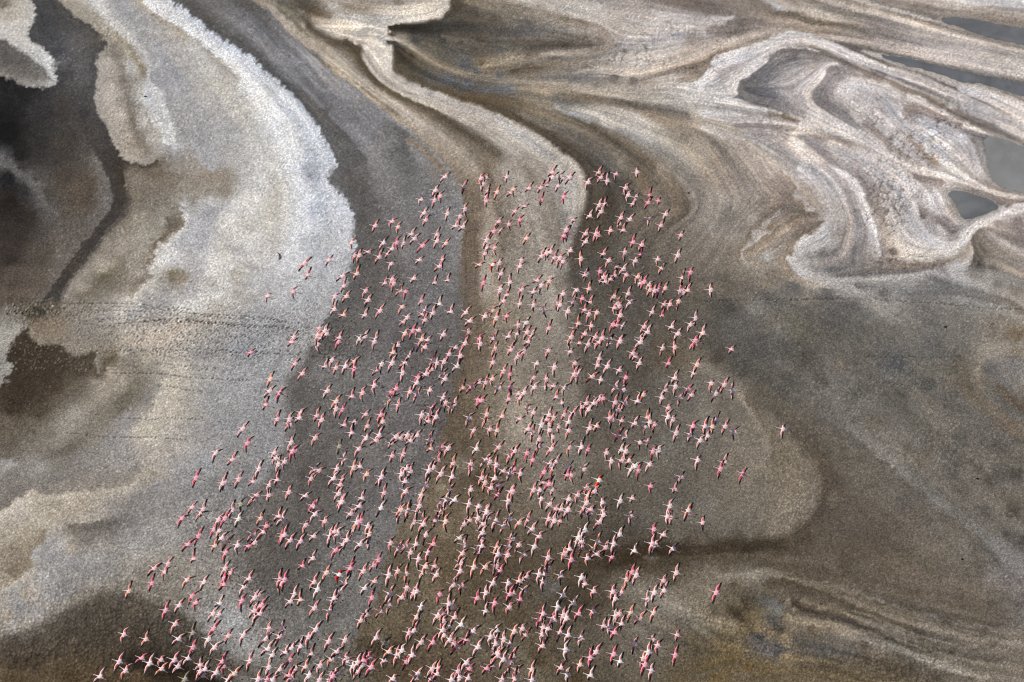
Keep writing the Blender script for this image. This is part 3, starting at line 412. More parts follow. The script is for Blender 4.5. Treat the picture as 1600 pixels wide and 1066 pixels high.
L([(1248,262),(1280,268),(1298,280),(1310,300),(1320,325)], [(190,184,176),(178,172,164),(170,164,157),(176,170,163),(168,160,151)], 1.5)
L([(1292,358),(1280,368),(1262,376),(1248,384),(1243,394),(1248,400)], [(178,174,168),(182,178,172),(184,181,176),(190,187,182),(176,172,167),(158,154,150)], 4)
L([(1232,402),(1240,412),(1248,424),(1258,432)], [(190,182,172),(186,180,172),(188,184,178),(182,176,168)], 4)
D(1262,395,(150,148,145),5); D(1275,385,(172,169,165),4); D(1300,378,(150,146,140),5); D(1285,398,(112,109,106),6); D(1270,408,(134,130,126),6); D(1300,400,(118,115,112),6); D(1320,392,(132,125,117),7); D(1275,420,(130,125,119),5); D(1300,420,(108,106,103),6); D(1315,365,(134,124,113),7); D(1325,345,(136,125,113),6); D(1330,410,(116,111,107),5)
L([(1330,290),(1342,305),(1350,325),(1358,345),(1366,365),(1372,385),(1374,398)], [(164,160,156),(178,174,170),(180,176,172),(178,173,168),(176,171,165),(176,169,162),(162,153,144)], 4)
L([(1300,262),(1325,272),(1340,288),(1348,302)], [(176,171,165),(182,177,171),(178,173,168),(176,171,166)], 2.5)
L([(1316,260),(1338,274),(1352,290),(1358,305),(1362,320)], [(134,126,118),(124,116,110),(122,114,107),(128,119,110),(136,126,115)], 3)
L([(1366,300),(1372,325),(1378,350),(1384,375),(1392,385)], [(140,128,115),(144,131,117),(142,130,116),(146,134,119),(150,137,122)], 4)
L([(1350,355),(1348,372),(1342,385),(1340,400),(1342,412)], [(132,123,114),(124,117,112),(116,111,108),(114,109,106),(120,115,110)], 4)
L([(1340,330),(1348,350),(1352,362)], [(140,132,123),(134,127,120),(128,121,115)], 3)
L([(1346,358),(1340,372),(1338,395),(1338,412)], [(158,151,143),(150,143,136),(140,133,127),(130,122,114)], 1)
D(1360,390,(148,141,133),4)
L([(1360,262),(1378,275),(1395,290),(1412,305),(1425,330),(1432,350),(1450,372),(1472,382)], [(182,174,164),(186,178,169),(186,179,170),(184,176,167),(180,173,165),(178,171,164),(182,177,172),(186,181,174)], 7)
D(1385,310,(178,166,152),7); D(1395,330,(184,172,156),7); D(1405,355,(184,171,155),8); D(1410,375,(184,171,154),7); D(1400,385,(178,164,146),4); D(1430,385,(180,170,157),6); D(1425,365,(168,159,149),5); D(1450,392,(184,174,160),6); D(1395,275,(178,167,154),5)
L([(1365,265),(1378,285),(1385,305),(1392,320)], [(156,142,126),(150,137,122),(158,145,130),(168,155,140)], 2)
L([(1405,265),(1425,280),(1435,300),(1442,320)], [(190,185,178),(188,183,176),(182,176,168),(178,172,164)], 5)
L([(1412,265),(1428,276),(1450,280),(1470,284)], [(124,115,107),(110,101,93),(108,99,91),(118,108,98)], 4)
L([(1435,300),(1440,320),(1442,338)], [(134,127,121),(128,120,113),(104,92,80)], 3.5)
L([(1445,298),(1454,312),(1456,330),(1462,345),(1476,362)], [(180,175,170),(182,177,172),(178,172,166),(172,166,159),(166,159,151)], 2)
D(1465,310,(172,166,159),6); D(1470,330,(176,169,160),5)
L([(1455,338),(1465,345),(1480,350),(1495,356)], [(138,127,117),(122,111,101),(120,110,101),(140,132,125)], 6)
D(1485,360,(122,111,102),6)
L([(1440,345),(1455,362),(1475,375),(1495,372)], [(152,148,143),(148,144,139),(154,150,144),(140,130,120)], 3)
L([(1380,412),(1400,412),(1430,415),(1460,413),(1485,406),(1505,396),(1516,380)], [(126,113,100),(130,114,98),(130,111,92),(132,113,94),(136,118,100),(146,130,112),(160,146,130)], 2)
L([(1385,400),(1410,402),(1440,405),(1470,402),(1495,392),(1512,378)], [(146,130,112),(176,163,146),(184,174,160),(188,179,166),(190,182,170),(176,165,150)], 2)
D(1394,392,(90,84,77),7); D(1384,396,(112,106,100),6); D(1400,402,(100,88,74),3)
L([(1310,432),(1330,428),(1370,424),(1410,424),(1450,420),(1475,416)], [(106,102,97),(100,96,92),(98,92,87),(104,97,92),(112,104,98),(124,115,107)], 4)
L([(1340,410),(1370,412),(1400,417)], [(128,119,110),(126,115,105),(116,106,96)], 2)
# white ribbon
L([(1640,312),(1600,322),(1575,328),(1558,332),(1545,340),(1530,350),(1518,362),(1508,375),(1494,386),(1472,394),(1450,398)], [(170,160,150),(176,167,157),(196,187,176),(202,194,184),(204,196,187),(200,192,182),(202,194,183),(200,193,183),(196,188,177),(190,181,168),(186,176,162)], 4.5, 1)
E([(1560,330),(1540,342),(1528,352),(1520,366),(1518,380),(1522,394),(1518,405),(1512,414)], [(108,100,88),(92,84,72),(84,76,64),(88,80,68),(96,88,76)], [(190,180,166),(192,184,172),(178,168,152),(160,148,130),(164,158,150)], soft=1.8, jag=2, teeth=2)
L([(1500,362),(1512,350),(1528,340),(1548,332)], [(178,170,160),(170,162,152),(178,170,160),(188,180,170)], 2)
# right margin
L([(1402,262),(1440,268),(1480,280),(1520,296),(1560,310),(1600,316),(1640,318)], [(150,143,135),(176,168,159),(170,162,153),(120,110,101),(116,104,94),(108,95,86),(112,100,92)], 2)
L([(1440,262),(1475,272),(1510,286),(1550,300),(1600,308),(1640,314)], [(184,178,170),(184,178,170),(182,174,164),(176,166,154),(180,171,160),(176,166,156)], 3)
L([(1500,252),(1515,268),(1535,285),(1565,298),(1600,304)], [(166,158,149),(156,146,134),(140,128,115),(138,127,116),(150,141,132)], 2)
L([(1470,262),(1500,275),(1530,290)], [(188,183,176),(186,180,172),(180,172,162)], 3)
D(1518,236,(152,148,144),5); D(1512,256,(166,160,153),4); D(1525,262,(170,163,154),3); D(1528,240,(128,125,122),4)
L([(1518,216),(1526,224),(1532,240),(1536,255),(1545,270)], [(126,118,110),(128,120,112),(134,128,121),(130,121,110),(134,122,106)], 3)
L([(1508,205),(1530,212),(1560,216),(1600,228),(1640,240)], [(128,119,109),(120,113,105),(126,119,111),(140,128,116),(138,128,118)], 2)
L([(1495,190),(1530,200),(1560,210),(1600,224)], [(108,99,87),(112,102,90),(140,129,115),(150,139,126)], 1.5)
L([(1474,298),(1478,310),(1486,322),(1490,338),(1496,348)], [(140,134,128),(146,141,135),(136,125,112),(140,130,118),(168,159,149)], 3)
L([(1480,294),(1500,291),(1530,297),(1555,308),(1565,318)], [(144,138,131),(134,129,124),(118,110,102),(104,95,87),(100,90,83)], 2)
D(1575,322,(120,108,100),4); D(1568,332,(112,102,94),3)
D(1560,352,(128,118,108),6); D(1590,345,(116,107,102),6); D(1595,365,(104,97,94),6); D(1575,340,(150,141,134),4); D(1545,362,(124,116,106),5)
L([(1535,358),(1550,368),(1570,380),(1600,395),(1640,410)], [(112,104,94),(148,140,132),(152,144,136),(156,149,142),(150,143,136)], 3)
L([(1550,362),(1575,374),(1600,384),(1640,398)], [(130,121,113),(116,107,102),(122,114,110),(124,117,113)], 2.5)
L([(1530,370),(1545,382),(1565,398),(1600,414),(1640,430)], [(100,93,82),(110,102,92),(124,116,107),(128,120,111),(124,116,106)], 5)
D(1528,385,(94,88,76),5); D(1535,405,(92,86,75),6); D(1530,413,(62,58,50),3); D(1550,418,(104,97,86),5); D(1520,425,(118,112,103),5)
L([(1540,408),(1560,414),(1585,425),(1620,440)], [(112,105,95),(140,128,112),(144,131,115),(138,126,112)], 2.5)
L([(1545,425),(1565,430),(1600,440),(1640,455)], [(128,122,114),(134,129,122),(132,127,120),(126,121,114)], 3)
D(1500,420,(160,156,151),6); D(1490,428,(160,156,151),5); D(1470,428,(140,135,129),5)
L([(1230,428),(1250,436),(1275,444),(1305,441),(1320,446),(1335,454),(1350,464),(1375,476),(1398,488),(1415,500),(1428,512)], [(130,116,98),(146,132,114),(152,139,122),(166,160,150),(160,155,147),(150,145,138),(142,138,131),(136,131,124),(134,130,122),(126,121,113),(112,108,102)], 2.5, 1)
L([(1262,434),(1290,440),(1320,436),(1360,436),(1400,432),(1450,424),(1495,410)], [(176,168,158),(160,155,148),(142,138,132),(148,144,138),(146,143,138),(150,147,142),(160,155,148)], 3)
L([(1340,446),(1380,444),(1420,444),(1460,440)], [(112,109,104),(126,124,119),(124,122,118),(116,113,108)], 5)
L([(1240,392),(1228,400),(1226,408),(1236,424)], [(132,116,96),(128,112,92),(138,124,105),(138,124,104)], 2)
L([(1490,436),(1520,442),(1550,452),(1580,466),(1600,478),(1640,500)], [(150,147,142),(140,137,131),(134,129,122),(142,134,124),(150,142,133),(140,132,122)], 2.2)
L([(1450,438),(1500,455),(1540,466),(1580,476),(1610,490)], [(108,106,102),(104,102,98),(106,102,96),(110,104,96),(112,104,94)], 5)
L([(1470,466),(1510,464),(1545,474),(1575,484),(1600,500),(1640,520)], [(124,121,114),(134,131,124),(134,130,122),(130,125,116),(146,137,127),(146,137,127)], 2.5)
D(1560,445,(112,108,102),5); D(1590,455,(118,111,102),5)
D(1430,468,(100,99,96),8); D(1380,455,(110,107,102),7); D(1350,440,(128,125,119),4); D(1200,440,(112,102,88),8); D(1240,450,(92,90,86),8); D(1160,440,(106,98,86),9); D(1190,415,(128,118,104),9); D(1215,395,(134,125,112),7); D(1290,460,(88,87,84),8); D(1240,480,(96,92,84),8); D(1200,470,(92,90,86),7)
# --- grey flats on the right
D(1330,480,(90,88,85),9); D(1300,500,(82,80,78),9); D(1250,510,(92,88,78),8); D(1210,510,(104,101,94),7); D(1350,515,(94,92,86),8); D(1400,520,(102,99,93),9); D(1450,500,(100,98,94),9); D(1500,500,(102,99,93),9); D(1550,510,(108,101,91),8); D(1590,522,(104,90,74),8); D(1450,550,(92,92,90),9); D(1500,550,(100,97,91),8)
D(1400,570,(80,81,83),11); D(1350,560,(92,87,80),9); D(1300,550,(96,92,85),9); D(1260,560,(74,71,66),9); D(1220,550,(76,75,72),8); D(1310,570,(102,93,82),6); D(1230,590,(78,76,71),9); D(1280,600,(84,80,74),9); D(1340,610,(86,83,78),9); D(1400,620,(80,78,74),11); D(1450,600,(80,79,76),10); D(1490,580,(90,86,78),7)
L([(1640,528),(1600,536),(1575,545),(1550,550),(1538,558),(1530,575),(1528,600),(1540,625),(1560,645),(1600,680)], [(160,150,140),(140,131,120),(128,120,108),(136,128,116),(130,121,108),(120,110,96),(112,101,86),(108,98,86),(104,92,80),(100,90,80)], 3)
L([(1500,560),(1508,580),(1515,610),(1535,640),(1580,680)], [(98,91,80),(100,90,76),(98,90,78),(96,88,78),(96,87,78)], 4)
L([(1545,572),(1560,590),(1580,610),(1600,625)], [(98,95,92),(104,101,98),(102,98,94),(98,92,86)], 4)
L([(1560,575),(1575,595),(1600,615),(1640,640)], [(106,101,95),(118,112,105),(112,106,99),(104,98,92)], 3)
L([(1560,600),(1580,622),(1600,640),(1640,670)], [(92,82,72),(88,77,66),(92,82,72),(90,82,74)], 3)
D(1585,570,(106,103,103),6); D(1600,580,(122,118,114),6); D(1545,610,(104,100,94),6); D(1580,650,(98,93,88),6); D(1590,548,(118,106,92),5)
D(1480,640,(86,84,80),10); D(1440,660,(92,88,80),9); D(1380,650,(96,91,84),9); D(1320,650,(96,93,88),8); D(1280,640,(82,78,72),7); D(1500,690,(84,82,78),10); D(1560,700,(84,80,75),9); D(1450,700,(92,87,78),9); D(1360,665,(98,90,80),6); D(1550,750,(76,73,69),10); D(1590,740,(72,69,66),8); D(1490,735,(82,79,74),9); D(1420,700,(92,88,81),7); D(1440,725,(96,88,80),7)
L([(1320,660),(1350,685),(1385,715),(1415,740),(1450,770),(1490,800),(1530,830),(1565,860),(1600,888),(1640,915)], [(102,98,92),(110,106,101),(118,114,109),(108,104,98),(110,107,102),(106,102,96),(110,107,102),(116,113,110),(116,112,110),(110,106,102)], 5, 3)
D(1580,800,(72,68,65),9); D(1540,800,(86,82,78),7); D(1600,845,(74,69,66),8); D(1570,835,(78,73,70),5); D(1500,770,(90,86,80),7)
D(1310,720,(84,78,70),9); D(1340,740,(94,87,78),9); D(1300,780,(88,79,69),8); D(1340,790,(86,78,68),10); D(1390,780,(98,92,84),9); D(1430,800,(94,86,77),9); D(1310,830,(82,75,67),9); D(1380,840,(84,76,67),10); D(1450,840,(94,88,80),9); D(1500,850,(104,99,92),8); D(1550,900,(106,101,97),8); D(1590,910,(112,106,102),8); D(1520,890,(98,92,84),8); D(1450,890,(92,84,74),10); D(1380,890,(86,77,66),10); D(1320,880,(80,71,60),10)
# --- pale domes right of centre
L([(1020,540),(1050,555),(1080,566),(1105,574),(1130,590),(1155,615),(1170,638),(1182,660),(1195,685),(1203,700)], [(92,80,66),(90,78,62),(96,86,72),(120,111,98),(110,102,91),(112,104,93),(128,120,108),(116,108,97),(122,114,102),(118,110,98)], 1.8, 2)
E([(1195,640),(1220,665),(1245,690),(1264,712),(1276,735),(1282,760),(1278,785),(1266,806),(1248,822),(1225,838),(1200,846)], [(84,78,70),(78,71,63),(72,64,55),(74,66,57),(72,64,54)], [(100,93,83),(106,98,87),(110,101,89),(113,104,92),(110,101,88)], soft=9, jag=4)
E([(1160,620),(1178,645),(1192,668),(1202,690),(1207,720),(1204,745),(1196,765),(1190,785)], [(92,83,71),(98,89,77),(106,97,85),(110,101,88)], [(104,98,88),(112,104,93),(114,106,94),(108,101,90)], soft=5, jag=4)
D(1240,740,(108,99,86),9); D(1235,790,(116,107,94),8); D(1220,710,(100,92,79),7); D(1190,720,(116,107,95),5); D(1170,700,(106,99,89),8); D(1160,750,(108,100,88),9); D(1180,810,(110,103,92),9); D(1130,690,(100,95,88),9); D(1120,740,(100,93,83),9); D(1130,640,(96,91,83),9); D(1080,620,(96,93,88),10); D(1090,680,(94,90,84),10); D(1060,740,(92,86,78),10); D(1100,790,(102,97,90),9); D(1030,600,(88,84,77),9); D(1050,660,(92,88,82),9)
D(1230,650,(90,83,73),6); D(1190,610,(82,77,70),7); D(1160,580,(72,70,66),7); D(1120,560,(68,63,56),7); D(1180,540,(74,73,71),8); D(1150,510,(88,86,84),9); D(1140,480,(72,70,67),8); D(1180,480,(104,103,99),7)
D(1000,580,(74,68,60),9); D(960,560,(78,74,67),9); D(990,640,(84,79,71),9); D(950,620,(82,78,71),9); D(1000,700,(88,83,75),9); D(950,690,(86,79,70),10); D(930,740,(92,84,73),9); D(1000,760,(88,82,73),10); D(960,790,(78,71,62),9); D(1060,800,(94,89,81),9); D(1010,820,(84,79,72),9); D(930,560,(88,84,77),8)
D(960,840,(70,65,58),9); D(1060,840,(90,84,74),7); D(1130,830,(98,92,83),7); D(910,790,(100,91,78),8); D(910,850,(72,64,52),9)
L([(890,905),(920,890),(950,878),(990,868),(1030,864),(1060,862),(1095,860),(1140,856),(1180,852),(1215,850),(1245,852)], [(74,64,50),(64,55,42),(56,47,36),(52,43,32),(50,42,32),(56,47,37),(60,52,42),(60,51,40),(56,48,38),(60,52,42),(74,65,54)], 6, 3)
L([(1000,880),(1050,876),(1100,872),(1160,872),(1220,870)], [(66,57,44),(68,59,46),(74,65,53),(78,69,57),(76,67,56)], 4, 3)
L([(1010,865),(1025,868),(1018,875)], [(100,94,82)], 4, 3)
D(1100,845,(86,78,66),6); D(1170,835,(96,89,79),6)
# --- centre right field
D(940,290,(82,76,66),8); D(980,290,(84,79,71),8); D(945,320,(76,67,55),8); D(980,330,(92,85,75),9); D(1000,280,(96,84,70),7)
L([(1030,262),(1052,285),(1065,305),(1072,325),(1062,340),(1040,352),(1020,362)], [(124,115,101),(116,104,88),(104,91,75),(98,86,70),(102,91,77),(100,91,79),(98,90,79)], 4)
L([(1050,262),(1072,285),(1086,305),(1090,325),(1078,340),(1060,352),(1040,375),(1030,400)], [(130,122,108),(132,123,110),(130,121,108),(126,117,104),(118,109,96),(108,100,88),(106,98,87),(104,97,86)], 4)
D(1020,320,(98,90,79),8); D(1100,280,(126,117,103),8); D(1120,310,(132,125,114),8); D(1110,350,(124,118,109),8); D(1140,340,(106,101,93),7); D(1090,380,(116,109,98),8); D(1060,410,(106,98,87),8); D(1120,400,(106,99,89),8); D(1150,370,(122,116,107),8); D(1130,440,(90,84,75),9); D(1160,330,(128,121,111),8)
D(930,370,(78,69,57),9); D(970,390,(88,83,75),9); D(1010,380,(92,85,75),8); D(920,420,(78,74,69),9); D(960,440,(76,71,64),10); D(1010,440,(84,79,72),9); D(1060,460,(88,82,74),9); D(940,480,(82,77,69),9); D(990,500,(80,75,68),10); D(920,530,(88,83,75),9); D(1050,510,(84,77,68),9); D(1010,540,(84,79,72),8); D(1090,490,(92,87,78),9); D(1080,530,(86,79,70),8)
E([(1218,330),(1205,340),(1190,350),(1178,358),(1175,372),(1168,380),(1158,392),(1160,402)], [(150,142,130),(146,139,129),(142,136,126)], [(106,96,83),(112,101,87),(108,98,85)], soft=2, jag=3)
E([(1206,362),(1190,372),(1178,380),(1172,388),(1162,396),(1166,406),(1180,408)], [(116,103,87),(120,108,93),(126,117,104)], [(150,143,133),(146,138,127),(132,123,110)], soft=2, jag=3)
D(1196,400,(144,141,136),6); D(1190,388,(124,112,96),5); D(1175,340,(136,129,119),6)
# --- bottom right: churned mud, ochre and blue-grey
L([(1080,880),(1110,893),(1140,900),(1165,902),(1185,896),(1205,892)], [(84,76,63),(100,92,79),(120,112,98),(124,115,101),(126,118,104),(112,103,88)], 2.5)
D(1130,885,(84,75,62),6); D(1180,880,(82,74,62),6); D(1240,880,(82,73,60),7); D(1280,900,(82,74,64),8); D(1150,915,(88,79,65),6)
L([(960,905),(985,915),(1010,925),(1035,940),(1060,955),(1090,965),(1120,970),(1150,975)], [(84,77,65),(108,102,91),(116,110,99),(128,121,109),(132,124,110),(118,109,93),(124,113,93),(116,105,86)], 4)
L([(1080,915),(1100,925),(1110,940),(1120,955)], [(108,99,84),(120,111,95),(118,108,91),(100,89,72)], 5)
D(1050,905,(84,75,61),6); D(1010,950,(110,103,91),6); D(1060,980,(104,95,80),7); D(1000,985,(108,102,91),7); D(960,970,(92,84,72),8); D(1030,1010,(104,97,84),7); D(980,1020,(96,89,77),8); D(1090,1000,(92,81,62),8); D(930,900,(74,65,52),8); D(940,940,(80,71,58),8); D(950,1050,(84,76,64),8); D(1020,1050,(92,83,68),8); D(920,980,(86,78,65),7)
L([(1080,970),(1095,985),(1110,998)], [(120,112,98),(118,108,90),(98,87,68)], 3)
D(1130,1000,(100,87,62),8); D(1080,1030,(94,82,62),8); D(1140,1035,(90,76,50),8); D(1170,1045,(100,82,50),7); D(1120,1060,(100,82,50),8); D(1060,1060,(96,82,58),7); D(1180,960,(104,92,68),6); D(1160,980,(100,88,64),6); D(1150,940,(98,88,70),6)
E([(1080,1048),(1110,1046),(1130,1038),(1150,1030),(1165,1038),(1185,1040),(1210,1048)], [(100,82,52),(106,88,55),(102,84,52)], [(98,88,70),(90,79,60),(96,84,64)], soft=1.5, jag=2, teeth=2)
L([(1155,930),(1165,940),(1172,948)], [(86,78,64),(70,62,50),(80,70,54)], 3)
L([(1142,952),(1152,962),(1158,970)], [(72,62,48),(66,56,42),(76,66,50)], 3)
L([(1195,938),(1208,940),(1216,948),(1222,956)], [(76,75,73),(94,94,93),(98,98,97),(104,102,98)], 4)
L([(1196,958),(1206,968),(1214,978),(1220,986)], [(100,94,82),(78,77,75),(72,70,67),(66,61,54)], 2.5, 0.6)
L([(1180,995),(1190,1008),(1200,1018),(1212,1024)], [(74,72,70),(92,90,88),(98,96,94),(82,80,80)], 5)
D(1192,975,(116,104,82),5); D(1205,990,(118,104,80),5); D(1225,995,(120,106,82),4); D(1180,985,(118,102,70),4); D(1230,1008,(122,108,84),3); D(1222,1015,(78,76,78),4)
D(1230,940,(134,122,104),4); D(1225,925,(98,90,76),4); D(1240,955,(122,111,92),4); D(1205,925,(88,80,66),5)
L([(1240,942),(1256,952),(1285,960),(1315,968),(1345,978),(1370,985)], [(70,62,52),(64,58,50),(70,64,57),(64,58,52),(66,60,54),(84,76,66)], 3)
L([(1252,940),(1280,946),(1315,956),(1350,970),(1390,985),(1430,998)], [(116,104,85),(120,107,88),(112,101,84),(118,107,92),(122,112,98),(114,104,91)], 3)
L([(1210,903),(1240,910),(1265,922),(1300,934),(1340,952),(1380,965),(1420,980),(1445,990)], [(78,68,54),(70,62,50),(78,70,58),(76,66,53),(78,69,56),(84,74,62),(82,73,61),(78,70,59)], 3)
L([(1200,895),(1240,905),(1290,922),(1330,938),(1370,955),(1430,975),(1480,992),(1540,1004)], [(116,107,93),(110,101,88),(104,95,81),(112,103,89),(112,103,90),(114,105,93),(118,109,97),(120,111,99)], 2.5)
L([(1230,965),(1265,972),(1300,978),(1335,990),(1370,1003),(1405,1015),(1440,1028),(1490,1045),(1540,1060)], [(124,113,94),(122,111,94),(126,116,101),(124,115,102),(132,123,110),(142,133,120),(134,125,112),(136,127,114),(138,129,116)], 3.5)
D(1270,995,(84,76,62),5)
L([(1250,1000),(1275,1004),(1305,1010),(1330,1016)], [(80,77,70),(80,78,74),(82,80,75),(84,80,74)], 7)
D(1265,1015,(82,79,73),5); D(1290,1022,(78,76,72),5); D(1325,1008,(84,80,74),4); D(1240,1020,(104,94,78),4)
L([(1220,1025),(1250,1032),(1280,1040),(1320,1050),(1360,1066)], [(124,108,82),(106,94,72),(84,74,57),(86,74,54),(90,76,54)], 2.5)
L([(1180,1055),(1220,1050),(1260,1050),(1300,1058),(1340,1070)], [(96,82,58),(104,90,66),(92,80,58),(96,84,62),(94,82,60)], 4)
D(1350,1030,(80,71,59),7); D(1380,1040,(84,74,60),7); D(1420,1050,(78,69,57),7); D(1460,1060,(76,68,58),6); D(1350,1005,(88,80,69),5); D(1310,1035,(82,74,62),5)
D(1450,1005,(104,95,82),7); D(1500,1020,(112,103,91),8); D(1560,1020,(116,108,97),8); D(1590,1045,(118,110,98),7); D(1480,1030,(114,105,92),6); D(1560,1045,(108,100,88),6)
L([(1540,998),(1570,1003),(1600,1008),(1640,1012)], [(120,112,101),(128,120,110),(132,124,115),(128,120,110)], 3)
D(1450,940,(92,84,74),9); D(1400,930,(94,85,72),8); D(1500,930,(86,79,70),9); D(1550,950,(88,82,75),9); D(1590,970,(104,98,92),8); D(1480,970,(90,81,70),8); D(1540,980,(94,87,78),7); D(1350,915,(90,80,68),8); D(1420,960,(92,83,70),6); D(1600,940,(96,90,86),7)

# finer striations sweeping out of the churned corner
for k in range(9):
    t_ = k/8; y0_ = 1020 + 46*t_; v_ = (1, -1)[k % 2]*5
    c_ = (99+v_, 87+v_, 66+v_*0.9)
    L([(1150+23*(k % 4), y0_+10), (1200+k*7, y0_+9+8*(k % 2)), (1270+k*5, y0_+12+5*(k % 3)), (1345, y0_+30), (1420+11*(k % 3), y0_+50)], [c_, (c_[0]-3, c_[1]-3, c_[2]-2), c_], 0.8, 4)
for k in range(10):
    y0_ = 905+k*9; v_ = (1, -1)[k % 2]*8
    L([(1290+k*8, y0_+5), (1370+k*4, y0_+34), (1460, y0_+60), (1560, y0_+80), (1650, y0_+92)], [(104+v_, 96+v_, 83+v_), (108+v_, 100+v_, 88+v_), (114+v_*.5, 106+v_*.5, 94+v_*.5)], 0.8, 2)

# dried bright crust between the folds
for x_, y_ in ((1345,150),(1365,158),(1385,165),(1350,172),(1372,188),(1392,182),(1400,200),(1380,212),(1415,200),(1430,205),(1428,222),(1462,218),(1485,222),(1468,238),(1490,248),(1455,222),(1340,140),(1385,135),(1400,150)):
    D(x_, y_, (184, 175, 165), 4)
for x_, y_ in ((1372,275),(1388,290),(1398,308),(1410,325),(1400,342),(1415,355),(1420,372),(1440,384),(1462,392),(1418,392),(1405,365)):
    D(x_, y_, (188, 176, 162), 4)
L([(1540,222),(1534,236),(1538,256),(1546,272),(1560,288)], [(142,138,132),(148,144,138),(146,141,134)], 2)
L([(1514,226),(1520,240),(1524,255),(1532,270)], [(150,146,141),(156,152,147),(160,154,147)], 4)

L([(452,34), (474,54), (500,80), (530,107), (560,130), (592,152), (632,178)], [(166,155,140), (160,149,133), (158,147,131), (152,141,126)], 2)
L([(470,40), (490,62), (512,76), (535,92), (556,112)], [(158,147,131), (162,151,135), (156,144,127), (140,128,111)], 2)
for x_, y_ in ((505,36),(520,44),(538,56),(556,66),(572,74),(560,44),(580,56),(596,74),(588,92)):
    D(x_, y_, (182, 171, 157), 4)

# warm ribbons and browner furrows down the tan river
L([(742,262),(756,285),(764,315),(768,345),(776,380),(772,430),(778,480),(772,530)], [(146,133,117),(142,129,113),(140,126,109),(146,132,114),(150,135,116),(152,137,118),(140,126,109),(130,117,101)], 3, 3)
L([(760,262),(772,300),(784,340),(786,400),(790,450)], [(112,98,83),(118,104,88),(120,107,92),(116,104,90),(120,108,94)], 3, 3)
L([(790,262),(815,300),(835,340),(848,385),(856,430),(862,480),(868,530)], [(150,141,129),(152,143,131),(146,137,125),(142,133,121),(144,135,123),(138,129,116),(130,121,108)], 4, 3)
L([(820,262),(850,300),(868,340),(874,380),(878,420)], [(128,117,104),(130,121,109),(122,114,103),(120,112,102),(122,114,104)], 3, 3)
L([(868,250),(886,285),(893,320),(888,355),(876,395)], [(168,160,149),(164,157,147),(158,151,142),(150,143,134),(140,133,124)], 4, 2)
L([(728,300),(726,360),(730,430),(734,500),(730,560)], [(96,82,68),(92,79,65),(94,81,67),(98,86,71),(92,79,64)], 3, 3)
L([(800,560),(812,600),(818,640),(824,680)], [(128,118,103),(138,128,112),(140,129,113),(126,116,101)], 5, 3)

for x_, y_, c_, r_ in ((690,758,(120,108,88),8),(660,776,(122,110,90),8),(638,806,(118,107,88),7),(722,722,(116,106,90),8),(692,832,(110,98,78),8),(742,802,(108,96,78),7),
    (890,703,(116,109,98),9),(905,735,(112,104,92),8),(868,917,(92,88,81),7),(756,877,(78,66,50),8),(912,930,(66,57,45),7),(800,700,(132,121,105),7),(780,655,(122,112,97),7),
    (560,905,(114,111,106),8),(590,870,(112,109,104),7),(520,860,(100,97,92),8),(640,705,(106,104,101),7),(470,960,(110,107,101),7),(700,985,(98,86,66),7),(660,900,(106,95,75),7),
    (1140,720,(112,105,94),8),(1100,650,(104,100,93),8),(1040,700,(100,96,88),8),(980,730,(98,92,82),8),(1060,770,(88,83,75),7)):
    D(x_, y_, c_, r_)
L([(612,905), (650,925), (690,955), (730,990), (770,1030), (800,1070)], [(100,88,68), (104,92,72), (108,96,78), (104,93,75), (100,90,72)], 2, 3)
L([(760,985), (790,1005), (830,1035), (850,1066)], [(100,90,72), (106,96,78), (98,88,70)], 2, 3)


for x_, y_, c_ in ((300,520,(168,160,148)),(330,500,(164,157,147)),(290,600,(166,158,145)),(275,640,(168,159,144)),(305,640,(156,150,141)),(295,690,(156,149,139)),(320,600,(152,148,141)),(345,560,(146,143,138)),(250,740,(156,147,133)),
    (340,480,(170,165,155)),(370,460,(172,167,157)),(350,380,(172,170,165)),(330,440,(168,165,158)),(300,330,(164,162,157))):
    D(x_, y_, c_, 8)
L([(520,560),(500,575),(470,590),(452,610)], [(112,110,108),(104,102,100),(98,96,94),(94,92,89)], 3, 5)

# thin pale and dark threads drawn out over the right-hand flats
for k in range(14):
    x0_ = 1215 + k*26; y0_ = 560 + (k*53) % 70; n_ = 330 - 8*k; v_ = (1, -1, 1)[k % 3]*(5 + k % 3)
    b0 = 92 + 3*(k % 4)
    L([(x0_, y0_), (x0_+n_*0.35, y0_+n_*0.27), (x0_+n_*0.7, y0_+n_*0.56), (x0_+n_, y0_+n_*0.82)], [(b0+v_*0.4, b0-4+v_*0.4, b0-10+v_*0.4), (b0+v_, b0-4+v_, b0-10+v_), (b0+v_*0.4, b0-5+v_*0.4, b0-12+v_*0.4)], 0.8, 4)
for k in range(8):
    y0_ = 868+k*14; v_ = (1, -1)[k % 2]*5
    L([(1180+k*6, y0_), (1300, y0_+14), (1430, y0_+44), (1560, y0_+70)], [(84+v_, 75+v_, 63+v_), (88+v_, 79+v_, 68+v_), (94+v_, 86+v_, 76+v_)], 0.8, 4)
# --- spread the traced colours smoothly between the traced lines
def box2(a):
    h, w_ = a.shape[:2]
    if h % 2: a = np.concatenate([a, np.zeros_like(a[:1])], 0)
    if w_ % 2: a = np.concatenate([a, np.zeros_like(a[:, :1])], 1)
    return a[0::2, 0::2] + a[1::2, 0::2] + a[0::2, 1::2] + a[1::2, 1::2]

